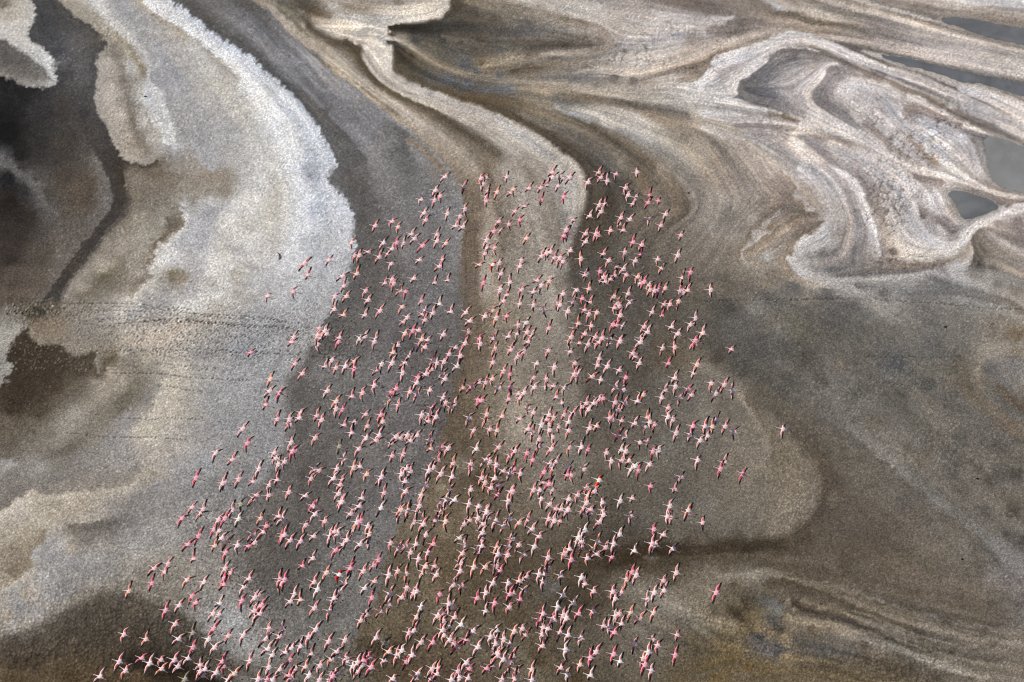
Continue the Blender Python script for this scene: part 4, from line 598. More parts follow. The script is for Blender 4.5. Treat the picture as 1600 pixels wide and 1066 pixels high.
def up2(a, shape):
    h, w_ = shape
    y = np.clip((np.arange(h)-0.5)/2, 0, a.shape[0]-1); x = np.clip((np.arange(w_)-0.5)/2, 0, a.shape[1]-1)
    y0 = y.astype(int); x0 = x.astype(int); y1 = np.minimum(y0+1, a.shape[0]-1); x1 = np.minimum(x0+1, a.shape[1]-1)
    fy = (y-y0)[:, None, None].astype(np.float32); fx = (x-x0)[None, :, None].astype(np.float32)
    top = a[y0][:, x0]*(1-fx) + a[y0][:, x1]*fx; bot = a[y1][:, x0]*(1-fx) + a[y1][:, x1]*fx
    return top*(1-fy) + bot*fy

def relax(u, fixed, val, n):
    for _ in range(n):
        p = np.pad(u, ((1, 1), (1, 1), (0, 0)), 'edge')
        u = 0.25*(p[:-2, 1:-1] + p[2:, 1:-1] + p[1:-1, :-2] + p[1:-1, 2:])
        u = np.where(fixed, val, u)
    return u

def spread(acc, wgt, n=(60, 40, 30, 24, 20)):
    lv = [(acc, wgt)]
    while min(lv[-1][1].shape) > 8:
        a, w_ = lv[-1]; lv.append((box2(a), box2(w_)))
    u = None
    for k in range(len(lv)-1, -1, -1):
        a, w_ = lv[k]
        val = a/np.maximum(w_, 1e-6)[..., None]; fixed = (w_ > 0)[..., None]
        if u is None:
            u = np.broadcast_to((a.sum((0, 1))/max(w_.sum(), 1e-6)), val.shape).astype(np.float32)
        else:
            u = up2(u, w_.shape)
        u = np.where(fixed, val, u)
        u = relax(u, fixed, val, n[min(k, len(n)-1)] if k < 5 else 80)
    return u.astype(np.float32)

def blur(a, r, n=2):
    for _ in range(n):
        for ax in (0, 1):
            c = np.cumsum(np.concatenate([np.repeat(np.take(a, [0], ax), r+1, ax), a, np.repeat(np.take(a, [-1], ax), r, ax)], ax), ax, dtype=np.float64)
            m = c.shape[ax]
            a = ((np.take(c, range(2*r+1, m), ax) - np.take(c, range(0, m-2*r-1), ax))/(2*r+1)).astype(np.float32)
    return a

def sample(a, y, x):
    y = np.clip(y, 0, a.shape[0]-1.001); x = np.clip(x, 0, a.shape[1]-1.001)
    y0 = y.astype(np.int32); x0 = x.astype(np.int32); fy = y-y0; fx = x-x0
    if a.ndim == 3: fy = fy[..., None]; fx = fx[..., None]
    return (a[y0, x0]*(1-fx) + a[y0, x0+1]*fx)*(1-fy) + (a[y0+1, x0]*(1-fx) + a[y0+1, x0+1]*fx)*fy

def vnoise(x, y, seed):
    """value noise, -1..1"""
    r = np.random.default_rng(seed); T = r.uniform(-1, 1, (256, 256)).astype(np.float32)
    xi = np.floor(x).astype(np.int32); yi = np.floor(y).astype(np.int32); fx = (x-xi).astype(np.float32); fy = (y-yi).astype(np.float32)
    fx = fx*fx*(3-2*fx); fy = fy*fy*(3-2*fy); a = xi & 255; b = yi & 255; a1 = (a+1) & 255; b1 = (b+1) & 255
    return (T[b, a]*(1-fx)+T[b, a1]*fx)*(1-fy) + (T[b1, a]*(1-fx)+T[b1, a1]*fx)*fy

def fbm(x, y, seed, oct=3):
    s = 0; amp = 1; t = 0
    for k in range(oct):
        s = s + amp*vnoise(x*2**k + 17.3*k, y*2**k + 5.1*k, seed+k); t += amp; amp *= 0.55
    return s/t

def worley(x, y, seed, jit=0.85):
    """distance to the nearest and the second nearest cell point, and a random value of the cell"""
    r = np.random.default_rng(seed); JX = r.uniform(0.5-jit/2, 0.5+jit/2, (256, 256)).astype(np.float32); JY = r.uniform(0.5-jit/2, 0.5+jit/2, (256, 256)).astype(np.float32); V = r.uniform(-1, 1, (256, 256)).astype(np.float32)
    xi = np.floor(x).astype(np.int32); yi = np.floor(y).astype(np.int32)
    d1 = np.full(x.shape, 9.0, np.float32); d2 = d1.copy(); v = np.zeros(x.shape, np.float32)
    for dy in (-1, 0, 1):
        for dx in (-1, 0, 1):
            a = (xi+dx) & 255; b = (yi+dy) & 255
            d = np.hypot(xi+dx+JX[b, a]-x, yi+dy+JY[b, a]-y).astype(np.float32)
            nv = V[b, a]; m = d < d1
            d2 = np.where(m, d1, np.minimum(d2, d)); v = np.where(m, nv, v); d1 = np.where(m, d, d1)
    return d1, d2, v

base = spread(acc, wgt)
fl = spread(fc, fw, (30, 20, 20, 20, 20)); fl = blur(fl, 3)
fl /= np.maximum(np.hypot(fl[..., 0], fl[..., 1]), 1e-6)[..., None]
ang = 0.5*np.arctan2(fl[..., 1], fl[..., 0])
# the eye reads hues stronger than they are: calm them
_l = (base*np.array([0.3, 0.59, 0.11], np.float32)).sum(-1, keepdims=True)
base = _l + (base-_l)*0.78
_l2 = _l + 9.0*np.sin(np.pi*np.clip(_l, 0, 255)/255) + 9*np.clip((_l-110)/60, 0, 1) - 5*np.clip((_l-190)/30, 0, 1) - 5*np.clip((60-_l)/40, 0, 1)
base = base*(_l2/np.maximum(_l, 1)) + np.array([2.4, 0.2, -1.8], np.float32)

PX, PY = np.meshgrid((X0+np.arange(NX)*STEP).astype(np.float32), (Y0+np.arange(NY)*STEP).astype(np.float32))
gx_, gy_, gt_ = unproject(PX, PY)
GX = gx_.astype(np.float32); GY = gy_.astype(np.float32)        # world metres

def bump_at(cx, cy, rx, ry):
    return np.exp(-(((PX-cx)/rx)**2 + ((PY-cy)/ry)**2))
def over(*ms):
    o = 0
    for m in ms: o = np.maximum(o, m)
    return o
# where the mud was stirred into long streaks, where a thin crust cracked, where it dried into coarse clods
streak = over(bump_at(1000, 130, 330, 130), bump_at(1350, 200, 380, 260), bump_at(620, 90, 220, 130), bump_at(1000, 300, 200, 100)*0.7, bump_at(1300, 1000, 300, 70)*0.8)
streak = np.clip(streak*1.3, 0.18, 1)
crust = over(bump_at(1430, 200, 120, 70), bump_at(1380, 320, 80, 80), bump_at(1020, 80, 160, 60)*0.9, bump_at(1150, 190, 120, 60)*0.6, bump_at(1450, 400, 110, 25), bump_at(1300, 260, 100, 60)*0.6, bump_at(1500, 170, 120, 40)*0.5)
crust = np.clip(crust*1.5-0.25, 0, 1)
clod = over(bump_at(180, 1000, 330, 110), bump_at(1180, 990, 170, 70), bump_at(1330, 1040, 200, 60)*0.8, bump_at(360, 900, 100, 180)*0.9, bump_at(600, 1000, 500, 120)*0.65)
clod = np.clip(clod*1.35-0.1, 0, 1)

# paler, flatter folds at the far right; warmer flats; charcoal mud at the far left
_w = np.clip(over(bump_at(1400, 200, 330, 230), bump_at(1100, 60, 250, 90))*1.6-0.2, 0, 1)[..., None]
_g = base.mean(-1, keepdims=True); base = base + _w*((_g-base)*0.30 + (154-_g)*0.16 + 5 + np.array([2.5, -0.5, 0.5], np.float32))
_w = np.clip(bump_at(1350, 700, 400, 260)*1.6, 0, 1)[..., None]
base = base + _w*np.array([2.5, 2.5, 1.0], np.float32)
_w = np.clip(over(bump_at(50, 150, 130, 140), bump_at(40, 340, 90, 110)*0.6)*1.5, 0, 1)[..., None]
_g = base.mean(-1, keepdims=True); base = base + _w*(_g-base)*0.5*np.clip((120-_g)/50, 0, 1)
# crisper lines where the mud was drawn out
_hp = base-blur(base, 3, 2); _hl = np.abs(_hp).mean(-1, keepdims=True)
base = base + 0.40*_hp*np.clip(streak*1.2-0.2, 0, 1)[..., None]*np.exp(-(_hl/12)**2)
# ragged margins: bend the lookup by noise
wx = fbm(GX/3.2, GY/3.2, 11, 4)*2.6 + fbm(GX/0.9, GY/0.9, 21, 2)*1.6
wy = fbm(GX/3.2, GY/3.2, 31, 4)*2.6 + fbm(GX/0.9, GY/0.9, 41, 2)*1.6
calm = (1-0.78*streak)
wx = wx*calm; wy = wy*calm
# the crust breaks in small plates, so a margin steps from plate to plate
_rx = fbm(GX/1.3, GY/1.3, 91, 2)*0.3; _ry = fbm(GX/1.3, GY/1.3, 95, 2)*0.3
_, _, va = worley(GX/0.36+_rx, GY/0.44+_ry, 301); _, _, vb = worley(GX/0.36+_rx, GY/0.44+_ry, 302)
plate = 2.0*(1-0.88*streak)
wx = wx + va*plate; wy = wy + vb*plate
base = base*(1+0.10*np.clip(streak*1.3-0.35, 0, 1)*np.clip((base.mean(-1)-100)/50, 0, 1))[..., None]
colr = sample(base, (PY+wy-Y0)/STEP, (PX+wx-X0)/STEP)

# long fine streaks: noise smeared along the flow
def smear(n, steps, ds):
    vx = np.cos(ang); vy = np.sin(ang)
    tot = n.copy(); cnt = 1.0
    for sgn in (1, -1):
        y = (PY-Y0)/STEP + 0.0; x = (PX-X0)/STEP + 0.0; px_ = vx*sgn; py_ = vy*sgn
        for k in range(steps):
            x = x + px_*ds; y = y + py_*ds
            iy = np.clip(np.rint(y).astype(np.int32), 0, NY-1); ix = np.clip(np.rint(x).astype(np.int32), 0, NX-1)
            nx_ = vx[iy, ix]; ny_ = vy[iy, ix]; s = np.sign(nx_*px_ + ny_*py_); s[s == 0] = 1
            px_ = nx_*s; py_ = ny_*s
            wgt_ = 1 - k/steps
            tot += n[iy, ix]*wgt_; cnt += wgt_
    return tot/cnt
n1 = rng.normal(0, 1, (NY, NX)).astype(np.float32)
n2 = blur(rng.normal(0, 1, (NY, NX)).astype(np.float32), 2, 2); n2 /= n2.std()
st1 = smear(n1, 22, 1.3); st1 /= st1.std()
st2 = smear(n2, 26, 2.4); st2 /= st2.std()
mott = fbm(GX/6.5, GY/6.5, 61, 4)
mott2 = fbm(GX/1.6, GY/1.6, 71, 3)
gain = 1 + streak*(0.062*st1 + 0.078*st2) + 0.07*mott + 0.08*mott2
tint = 0.016*fbm(GX/9.0+50, GY/9.0, 81, 3) + 0.010*streak*st2
vein = np.exp(-((st2-0.2)/0.13)**2)*np.clip(fbm(GX/6, GY/4, 181, 2)*2.5, 0, 1)
vein2 = np.exp(-((st2+0.7)/0.16)**2)*np.clip(fbm(GX/6+30, GY/4, 185, 2)*2.5, 0, 1)
gain = gain - 0.16*streak**2*vein + 0.12*streak**2*vein2
dk = np.clip((85-colr.mean(-1))/50, 0, 1)
gain = gain + dk*(0.16*fbm(GX/2.2, GY/1.6, 191, 4) + 0.10*fbm(GX/0.8, GY/0.6, 195, 2))
colr = colr*gain[..., None]
colr = colr*(1 + tint[..., None]*np.array([1.0, 0.1, -1.2], np.float32))

# --- relief (metres) and the tone that goes with it: dry rims pale, joints dark
relief = np.zeros((NY, NX), np.float32)
jx = fbm(GX/1.3, GY/1.3, 91, 2)*0.35; jy = fbm(GX/1.3, GY/1.3, 95, 2)*0.35
# fine granular salt crust, everywhere
d1, d2, v = worley(GX/0.40+jx, GY/0.46+jy, 1)
grain = np.clip((d2-d1)*2.4, 0, 1)
fine = rng.normal(0, 1, (NY, NX)).astype(np.float32)
speck = np.clip(1.10+0.7*fbm(GX/9, GY/9, 171, 3), 0.5, 1.9)*(1-0.45*crust)*(1-0.25*streak)
fleck = np.clip(fine-1.15, 0, 2)                     # bright salt crystals
pale = np.clip((colr.mean(-1)-120)/60, 0, 1)
lum = speck*(0.060*fine + (0.052-0.022*pale)*v + 0.06*(grain-0.6) + 0.10*fleck*(1-0.75*pale) - 0.10*np.clip(-fine-1.2, 0, 2)*pale)
relief += grain*0.016 + 0.006*fine + 0.010*v
# coarse clods: small tilted plates with dark wet joints
d1, d2, v = worley(GX/0.60+jx*1.9, GY/0.70+jy*1.9, 2)
cl = np.clip((d2-d1)*3.2, 0, 1)
rough = np.clip(0.75+0.7*fbm(GX/5, GY/5, 131, 3), 0.1, 1.3)
relief += clod*rough*(cl*0.05 + v*0.05)
lum = lum + clod*rough*(0.42*(cl-0.85) + 0.08*v)
# thin cracked plates
d1, d2, v = worley(GX/1.9+jx*1.8, GY/2.6+jy*1.8, 3)
c1 = np.clip(1.3-(d2-d1)/0.10, 0, 1)*np.clip(0.45+2.4*fbm(GX/5, GY/6, 141, 2), 0, 1)
d1, d2, v2 = worley(GX/0.8+jx, GY/1.1+jy, 4)
c2 = np.clip(1.2-(d2-d1)/0.16, 0, 1)*np.clip(fbm(GX/4+9, GY/4, 151, 2)*2.4-0.25, 0, 0.8)
cr = np.clip(c1+0.7*c2, 0, 1)*crust
relief += -cr*0.07 + crust*0.03*v
lum = lum - cr*0.50 + crust*0.03*v
# --- pools: traced outlines of standing water
POOLS = [
 ('long slate grey pool lying between two cream salt streaks', [(1374,85),(1400,88),(1430,93),(1470,103),(1510,112),(1550,121),(1600,131),(1640,139),(1700,150),(1700,176),(1640,160),(1600,151),(1575,144),(1550,136),(1530,131),(1505,128),(1490,124),(1465,115),(1440,108),(1420,104),(1400,97),(1385,92)]),
 ('smooth grey pool near the top right corner of the lake bed', [(1470,29),(1490,27),(1530,31),(1560,38),(1600,44),(1700,58),(1700,90),(1640,80),(1600,71),(1575,66),(1545,59),(1515,48),(1490,40),(1475,36)]),
 ('pale grey pool reaching the right edge below the salt streaks', [(1538,219),(1546,214),(1560,216),(1575,220),(1600,229),(1660,250),(1700,262),(1700,330),(1640,312),(1600,301),(1580,297),(1565,292),(1552,282),(1545,268),(1544,252),(1540,236)]),
 ('small triangular blue grey pool above the white salt ribbon', [(1487,312),(1482,303),(1488,298),(1502,299),(1516,303),(1532,308),(1548,314),(1560,322),(1556,328),(1544,333),(1530,338),(1514,342),(1506,343),(1500,334),(1494,322)]),
]
def inside(poly, x, y):
    r = np.zeros(x.shape, bool); n = len(poly); j = n-1
    for i in range(n):
        xi, yi = poly[i]; xj, yj = poly[j]
        c = ((yi > y) != (yj > y)) & (x < (xj-xi)*(y-yi)/(yj-yi+1e-9)+xi); r ^= c; j = i
    return r
wet = np.zeros((NY, NX), np.float32); outlines = []
for label, pts in POOLS:
    P = smooth(pts + [pts[0]], 1.0)[:-1]; _seed[0] += 1
    T = tangent(P); N = np.stack([-T[:, 1], T[:, 0]], 1)
    P = P + N*(noise1(len(P), 9, _seed[0])*1.0 + noise1(len(P), 3, _seed[0]+9)*0.5)[:, None]
    outlines.append((label, P))
    wet = np.maximum(wet, inside([tuple(p) for p in P[::2]], PX, PY).astype(np.float32))
wet = np.clip(blur(wet, 1, 2)*1.6, 0, 1)
relief = relief*(1-wet) - 0.05*wet
# --- lines of footprints: small pits, their shadow painted in as dark tone, and a pale rim
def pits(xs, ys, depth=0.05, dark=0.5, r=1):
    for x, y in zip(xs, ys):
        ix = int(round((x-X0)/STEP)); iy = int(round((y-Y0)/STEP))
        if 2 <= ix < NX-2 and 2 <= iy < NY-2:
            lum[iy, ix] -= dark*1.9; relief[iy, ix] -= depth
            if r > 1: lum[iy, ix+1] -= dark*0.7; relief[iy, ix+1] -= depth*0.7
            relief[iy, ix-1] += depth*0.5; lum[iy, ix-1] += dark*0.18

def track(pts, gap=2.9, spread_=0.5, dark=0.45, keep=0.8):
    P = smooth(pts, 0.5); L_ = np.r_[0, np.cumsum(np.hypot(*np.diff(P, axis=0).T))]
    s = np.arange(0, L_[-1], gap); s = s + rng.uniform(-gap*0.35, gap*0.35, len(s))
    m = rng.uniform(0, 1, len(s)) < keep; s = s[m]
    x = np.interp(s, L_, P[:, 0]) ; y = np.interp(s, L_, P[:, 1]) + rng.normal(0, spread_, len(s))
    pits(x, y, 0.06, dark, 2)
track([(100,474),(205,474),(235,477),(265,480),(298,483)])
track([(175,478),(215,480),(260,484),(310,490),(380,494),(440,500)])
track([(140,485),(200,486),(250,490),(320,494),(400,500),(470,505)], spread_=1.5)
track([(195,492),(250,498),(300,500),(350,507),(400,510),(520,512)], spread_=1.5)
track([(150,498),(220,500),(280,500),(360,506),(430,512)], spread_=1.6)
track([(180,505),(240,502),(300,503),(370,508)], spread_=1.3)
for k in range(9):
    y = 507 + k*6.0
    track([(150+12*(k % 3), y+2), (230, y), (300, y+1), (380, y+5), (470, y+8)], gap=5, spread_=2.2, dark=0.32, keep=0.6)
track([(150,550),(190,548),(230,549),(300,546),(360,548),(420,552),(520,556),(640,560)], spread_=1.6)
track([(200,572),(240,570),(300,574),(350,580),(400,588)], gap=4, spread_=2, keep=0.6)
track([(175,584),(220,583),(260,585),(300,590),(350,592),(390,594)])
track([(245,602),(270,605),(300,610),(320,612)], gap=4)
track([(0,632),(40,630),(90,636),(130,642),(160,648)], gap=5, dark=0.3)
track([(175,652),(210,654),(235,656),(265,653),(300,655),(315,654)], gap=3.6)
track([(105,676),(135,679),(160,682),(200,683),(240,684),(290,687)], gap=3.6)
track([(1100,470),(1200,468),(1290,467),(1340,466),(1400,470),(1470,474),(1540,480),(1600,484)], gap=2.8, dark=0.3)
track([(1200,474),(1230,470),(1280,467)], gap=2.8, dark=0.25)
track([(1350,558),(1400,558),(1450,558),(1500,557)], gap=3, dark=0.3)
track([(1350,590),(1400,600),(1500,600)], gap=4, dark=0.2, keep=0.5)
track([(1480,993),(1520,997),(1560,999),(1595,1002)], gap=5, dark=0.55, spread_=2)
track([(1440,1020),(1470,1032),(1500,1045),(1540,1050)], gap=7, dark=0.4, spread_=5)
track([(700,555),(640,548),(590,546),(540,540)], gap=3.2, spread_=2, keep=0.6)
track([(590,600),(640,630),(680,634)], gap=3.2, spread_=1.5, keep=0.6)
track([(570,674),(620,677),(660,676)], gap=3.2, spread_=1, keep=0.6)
# trodden belt from the left: dark pits and, on the wet mud, pale salt spots
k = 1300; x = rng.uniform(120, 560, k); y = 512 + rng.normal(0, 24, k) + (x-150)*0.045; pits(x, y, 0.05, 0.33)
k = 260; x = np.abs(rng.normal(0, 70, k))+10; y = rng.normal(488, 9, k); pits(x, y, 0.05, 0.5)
def spots(xs, ys, up):
    for x, y in zip(xs, ys):
        ix = int(round((x-X0)/STEP)); iy = int(round((y-Y0)/STEP))
        if 2 <= ix < NX-2 and 2 <= iy < NY-2:
            colr[iy, ix] = colr[iy, ix]*(1-up) + np.array((190, 186, 176))*up; relief[iy, ix] += 0.05
k = 110; spots(rng.uniform(18, 140, k), np.round(rng.uniform(535, 580, k)/9)*9 + rng.normal(0, 2.0, k), 0.5)
k = 130; spots(np.abs(rng.normal(0, 60, k))+8, rng.normal(482, 8, k), 0.5)
k = 120; spots(rng.uniform(40, 170, k), rng.normal(530, 30, k), 0.4)

_sh = np.clip(blur(wet, 4, 3)*1.7, 0, 1)[..., None]*0.65        # damp shores round the pools
colr = colr*(1-_sh) + _sh*(np.array((122, 119, 113), np.float32) + 0.35*(colr-colr.mean(-1, keepdims=True)))
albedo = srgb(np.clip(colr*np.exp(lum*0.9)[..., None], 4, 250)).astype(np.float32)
# ------------------------------------------------------------------ mesh helpers
def tag(o, label=None, cat=None, group=None, kind=None):
    if label: o['label'] = label
    if cat: o['category'] = cat
    if group: o['group'] = group
    if kind: o['kind'] = kind
    return o

def mat(name, col, rough=0.8, spec=0.3, noise=0.0, scale=6.0):
    m = bpy.data.materials.new(name); m.use_nodes = True; n = m.node_tree; b = n.nodes['Principled BSDF']
    b.inputs['Base Color'].default_value = (*col, 1); b.inputs['Roughness'].default_value = rough
    b.inputs['Specular IOR Level'].default_value = spec
    if noise:
        tc = n.nodes.new('ShaderNodeTexCoord'); t = n.nodes.new('ShaderNodeTexNoise'); t.inputs['Scale'].default_value = scale; t.inputs['Detail'].default_value = 4
        r = n.nodes.new('ShaderNodeMapRange'); r.inputs['To Min'].default_value = 1-noise; r.inputs['To Max'].default_value = 1+noise
        mx = n.nodes.new('ShaderNodeVectorMath'); mx.operation = 'SCALE'; mx.inputs[0].default_value = col
        n.links.new(tc.outputs['Object'], t.inputs['Vector']); n.links.new(t.outputs['Fac'], r.inputs['Value'])
        n.links.new(r.outputs[0], mx.inputs['Scale']); n.links.new(mx.outputs[0], b.inputs['Base Color'])
    return m


# --- the ground: one sheet out to the horizon
near = np.arange(8, 329, 8.0)
grow = np.r_[near, 380, 480, 700, 1100, 1800, 3200, 6000]
up_ = np.r_[near, 380, 450, 560, 680, 780, 850, 900, 930, 950, 960]; dn_ = np.r_[near, 380, 480, 900, 1700]
gxs = np.r_[X0-grow[::-1], X0+np.arange(NX)*STEP, X1+grow]
gys = np.r_[Y0-up_[::-1].astype(float), Y0+np.arange(NY)*STEP, Y1+dn_]
def fold(g, lo, n):                                   # beyond the traced part the same bands go on, mirrored
    q = np.abs(np.rint((g-lo)/STEP).astype(int)); q = q % (2*n-2)
    return np.where(q >= n, 2*n-2-q, q)
ix = fold(gxs, X0, NX); iy = fold(gys, Y0, NY)
VX, VY, _ = unproject(*np.meshgrid(gxs, gys))
z = relief[iy][:, ix].astype(float)
outx = (np.arange(len(gxs)) < len(grow)) | (np.arange(len(gxs)) >= len(grow)+NX); outy = (np.arange(len(gys)) < len(up_)) | (np.arange(len(gys)) >= len(up_)+NY)
out = outx[None, :] | outy[:, None]; z[out] = 0
soft_al = srgb(np.clip(blur(colr.astype(np.float32), 2, 2), 4, 250)).astype(np.float32)
al = np.where(out[..., None], soft_al[iy][:, ix], albedo[iy][:, ix])
co = np.ones((*al.shape[:2], 4), np.float32); co[..., :3] = al
nr, nc = VX.shape
me = bpy.data.meshes.new('ground')
idx = np.arange(nr*nc).reshape(nr, nc)
quads = np.stack([idx[1:, :-1], idx[1:, 1:], idx[:-1, 1:], idx[:-1, :-1]], -1).reshape(-1, 4)
me.vertices.add(nr*nc); me.vertices.foreach_set('co', np.stack([VX, VY, z], -1).astype(np.float32).ravel())
me.loops.add(quads.size); me.loops.foreach_set('vertex_index', quads.ravel().astype(np.int32))
me.polygons.add(len(quads)); me.polygons.foreach_set('loop_start', (np.arange(len(quads))*4).astype(np.int32))
me.polygons.foreach_set('use_smooth', np.ones(len(quads), bool))
me.update(calc_edges=True)
at = me.attributes.new('crust_colour', 'FLOAT_COLOR', 'POINT'); at.data.foreach_set('color', co.ravel())
gm = bpy.data.materials.new('salt_and_mud'); gm.use_nodes = True; n = gm.node_tree; b = n.nodes['Principled BSDF']
a = n.nodes.new('ShaderNodeAttribute'); a.attribute_name = 'crust_colour'
tc = n.nodes.new('ShaderNodeTexCoord'); t = n.nodes.new('ShaderNodeTexNoise'); t.inputs['Scale'].default_value = 3.6; t.inputs['Detail'].default_value = 3.0; t.inputs['Roughness'].default_value = 0.7
r = n.nodes.new('ShaderNodeMapRange'); r.inputs['From Min'].default_value = 0.3; r.inputs['From Max'].default_value = 0.7; r.inputs['To Min'].default_value = 0.80; r.inputs['To Max'].default_value = 1.20; r.clamp = False
mx = n.nodes.new('ShaderNodeVectorMath'); mx.operation = 'SCALE'
n.links.new(tc.outputs['Object'], t.inputs['Vector']); n.links.new(t.outputs['Fac'], r.inputs['Value']); n.links.new(a.outputs['Color'], mx.inputs[0]); n.links.new(r.outputs[0], mx.inputs['Scale'])
vo = n.nodes.new('ShaderNodeTexVoronoi'); vo.feature = 'F1'; vo.inputs['Scale'].default_value = 4.4
vr = n.nodes.new('ShaderNodeMapRange'); vr.inputs['From Min'].default_value = 0.1; vr.inputs['From Max'].default_value = 0.75; vr.inputs['To Min'].default_value = 1.38; vr.inputs['To Max'].default_value = 0.81
wn = n.nodes.new('ShaderNodeSeparateColor'); wr = n.nodes.new('ShaderNodeMapRange'); wr.inputs['To Min'].default_value = 0.80; wr.inputs['To Max'].default_value = 1.20
m2 = n.nodes.new('ShaderNodeMath'); m2.operation = 'MULTIPLY'; mx2 = n.nodes.new('ShaderNodeVectorMath'); mx2.operation = 'SCALE'
n.links.new(tc.outputs['Object'], vo.inputs['Vector']); n.links.new(vo.outputs['Distance'], vr.inputs['Value']); n.links.new(vo.outputs['Color'], wn.inputs[0]); n.links.new(wn.outputs[0], wr.inputs['Value'])
n.links.new(vr.outputs[0], m2.inputs[0]); n.links.new(wr.outputs[0], m2.inputs[1]); n.links.new(mx.outputs[0], mx2.inputs[0]); n.links.new(m2.outputs[0], mx2.inputs['Scale'])
n.links.new(mx2.outputs[0], b.inputs['Base Color'])
b.inputs['Roughness'].default_value = 0.9; b.inputs['Specular IOR Level'].default_value = 0.05
t2 = n.nodes.new('ShaderNodeTexNoise'); t2.inputs['Scale'].default_value = 5.0; t2.inputs['Detail'].default_value = 2.0
bp = n.nodes.new('ShaderNodeBump'); bp.inputs['Strength'].default_value = 0.6; bp.inputs['Distance'].default_value = 0.09
n.links.new(tc.outputs['Object'], t2.inputs['Vector']); n.links.new(t2.outputs['Fac'], bp.inputs['Height']); n.links.new(bp.outputs[0], b.inputs['Normal'])
me.materials.append(gm)
ground = bpy.data.objects.new('ground', me); COL.objects.link(ground); tag(ground, kind='structure')
ground['label'] = 'dried soda lake bed swirled with grey mud, brown mud and white salt'

def water(lo, hi):
  wm = bpy.data.materials.new('shallow_grey_water'); wm.use_nodes = True; n = wm.node_tree; b = n.nodes['Principled BSDF']
  tc = n.nodes.new('ShaderNodeTexCoord'); t = n.nodes.new('ShaderNodeTexNoise'); t.inputs['Scale'].default_value = 0.11; t.inputs['Detail'].default_value = 8; t.inputs['Roughness'].default_value = 0.62; t.inputs['Distortion'].default_value = 0.6
  cr_ = n.nodes.new('ShaderNodeValToRGB'); cr_.color_ramp.elements[0].color = (*srgb(lo), 1); cr_.color_ramp.elements[1].color = (*srgb(hi), 1)
  cr_.color_ramp.elements[0].position = 0.3; cr_.color_ramp.elements[1].position = 0.7
  n.links.new(tc.outputs['Object'], t.inputs['Vector']); n.links.new(t.outputs['Fac'], cr_.inputs[0]); n.links.new(cr_.outputs[0], b.inputs['Base Color'])
  b.inputs['Roughness'].default_value = 0.14; b.inputs['IOR'].default_value = 1.33
  return wm
TONES = [((84, 85, 86), (124, 126, 128)), ((92, 92, 93), (120, 121, 121)), ((118, 118, 116), (146, 145, 142)), ((90, 93, 95), (126, 127, 126))]
for (label, P), tn in zip(outlines, TONES):
    wm = water(*tn)
    X_, Y_, _ = unproject(P[:, 0], P[:, 1]); bmh = bmesh.new()
    vs = [bmh.verts.new((x, y, -0.004)) for x, y in zip(X_, Y_)]
    f = bmh.faces.new(vs); bmesh.ops.triangulate(bmh, faces=[f])
    bmh.normal_update()
    for f in bmh.faces:
        if f.normal.z < 0: f.normal_flip()
    m_ = bpy.data.meshes.new('pool'); bmh.to_mesh(m_); bmh.free(); m_.materials.append(wm)
    o = bpy.data.objects.new('pool', m_); COL.objects.link(o); tag(o, label, kind='structure')
# ------------------------------------------------------------------ flamingos
def pm(name, s, **k): return mat(name, tuple(float(v) for v in srgb(s)), **k)
DARK = pm('flight_feather_black', (26, 24, 26), rough=0.6, noise=0.3, scale=30)
BILL = pm('bill_black', (48, 26, 30), rough=0.5, noise=0.1)
LEGS = {'pink': pm('leg_pink', (168, 122, 114), noise=0.15), 'grey': pm('leg_grey', (92, 84, 80), noise=0.15)}
SETS = {   # body, leading wing, coverts, legs
 'pale pink': ((240, 214, 214), (242, 206, 200), (226, 124, 110), 'pink'),
 'pink': ((238, 204, 206), (238, 182, 174), (220, 96, 86), 'pink'),
 'rose pink': ((234, 178, 186), (228, 138, 148), (212, 74, 84), 'pink'),
 'salmon pink': ((240, 208, 198), (240, 184, 162), (228, 110, 82), 'pink'),
 'almost white': ((238, 226, 222), (240, 220, 211), (226, 152, 136), 'pink'),
 'orange winged white': ((240, 230, 218), (238, 96, 24), (222, 40, 12), 'pink'),
 'scarlet winged white': ((240, 228, 222), (222, 36, 20), (205, 14, 10), 'pink'),
 'grey brown young': ((176, 166, 150), (150, 138, 116), (110, 98, 82), 'grey')}
MATS = {k: (pm('plumage_'+k.replace(' ', '_'), v[0], noise=0.10, scale=14), pm('wing_'+k.replace(' ', '_'), v[1], noise=0.12, scale=18),
            pm('covert_'+k.replace(' ', '_'), v[2], noise=0.18, scale=20), LEGS[v[3]], BILL) for k, v in SETS.items()}

# wing poses: (inner angle, outer angle) in degrees, sweep of the hand (m back), spread factor
POSES = {'wings level': (5, -4, 0.06, 1.05), 'wings raised': (30, 20, 0.07, 1.03), 'wings lowered': (-18, -34, 0.09, 1.03),
         'wings half folded': (22, -34, 0.17, 0.82), 'wings tilted': (8, -4, 0.07, 1.05),
         'wings held high': (50, 36, 0.06, 1.02), 'wings swept back': (12, -14, 0.19, 0.94)}

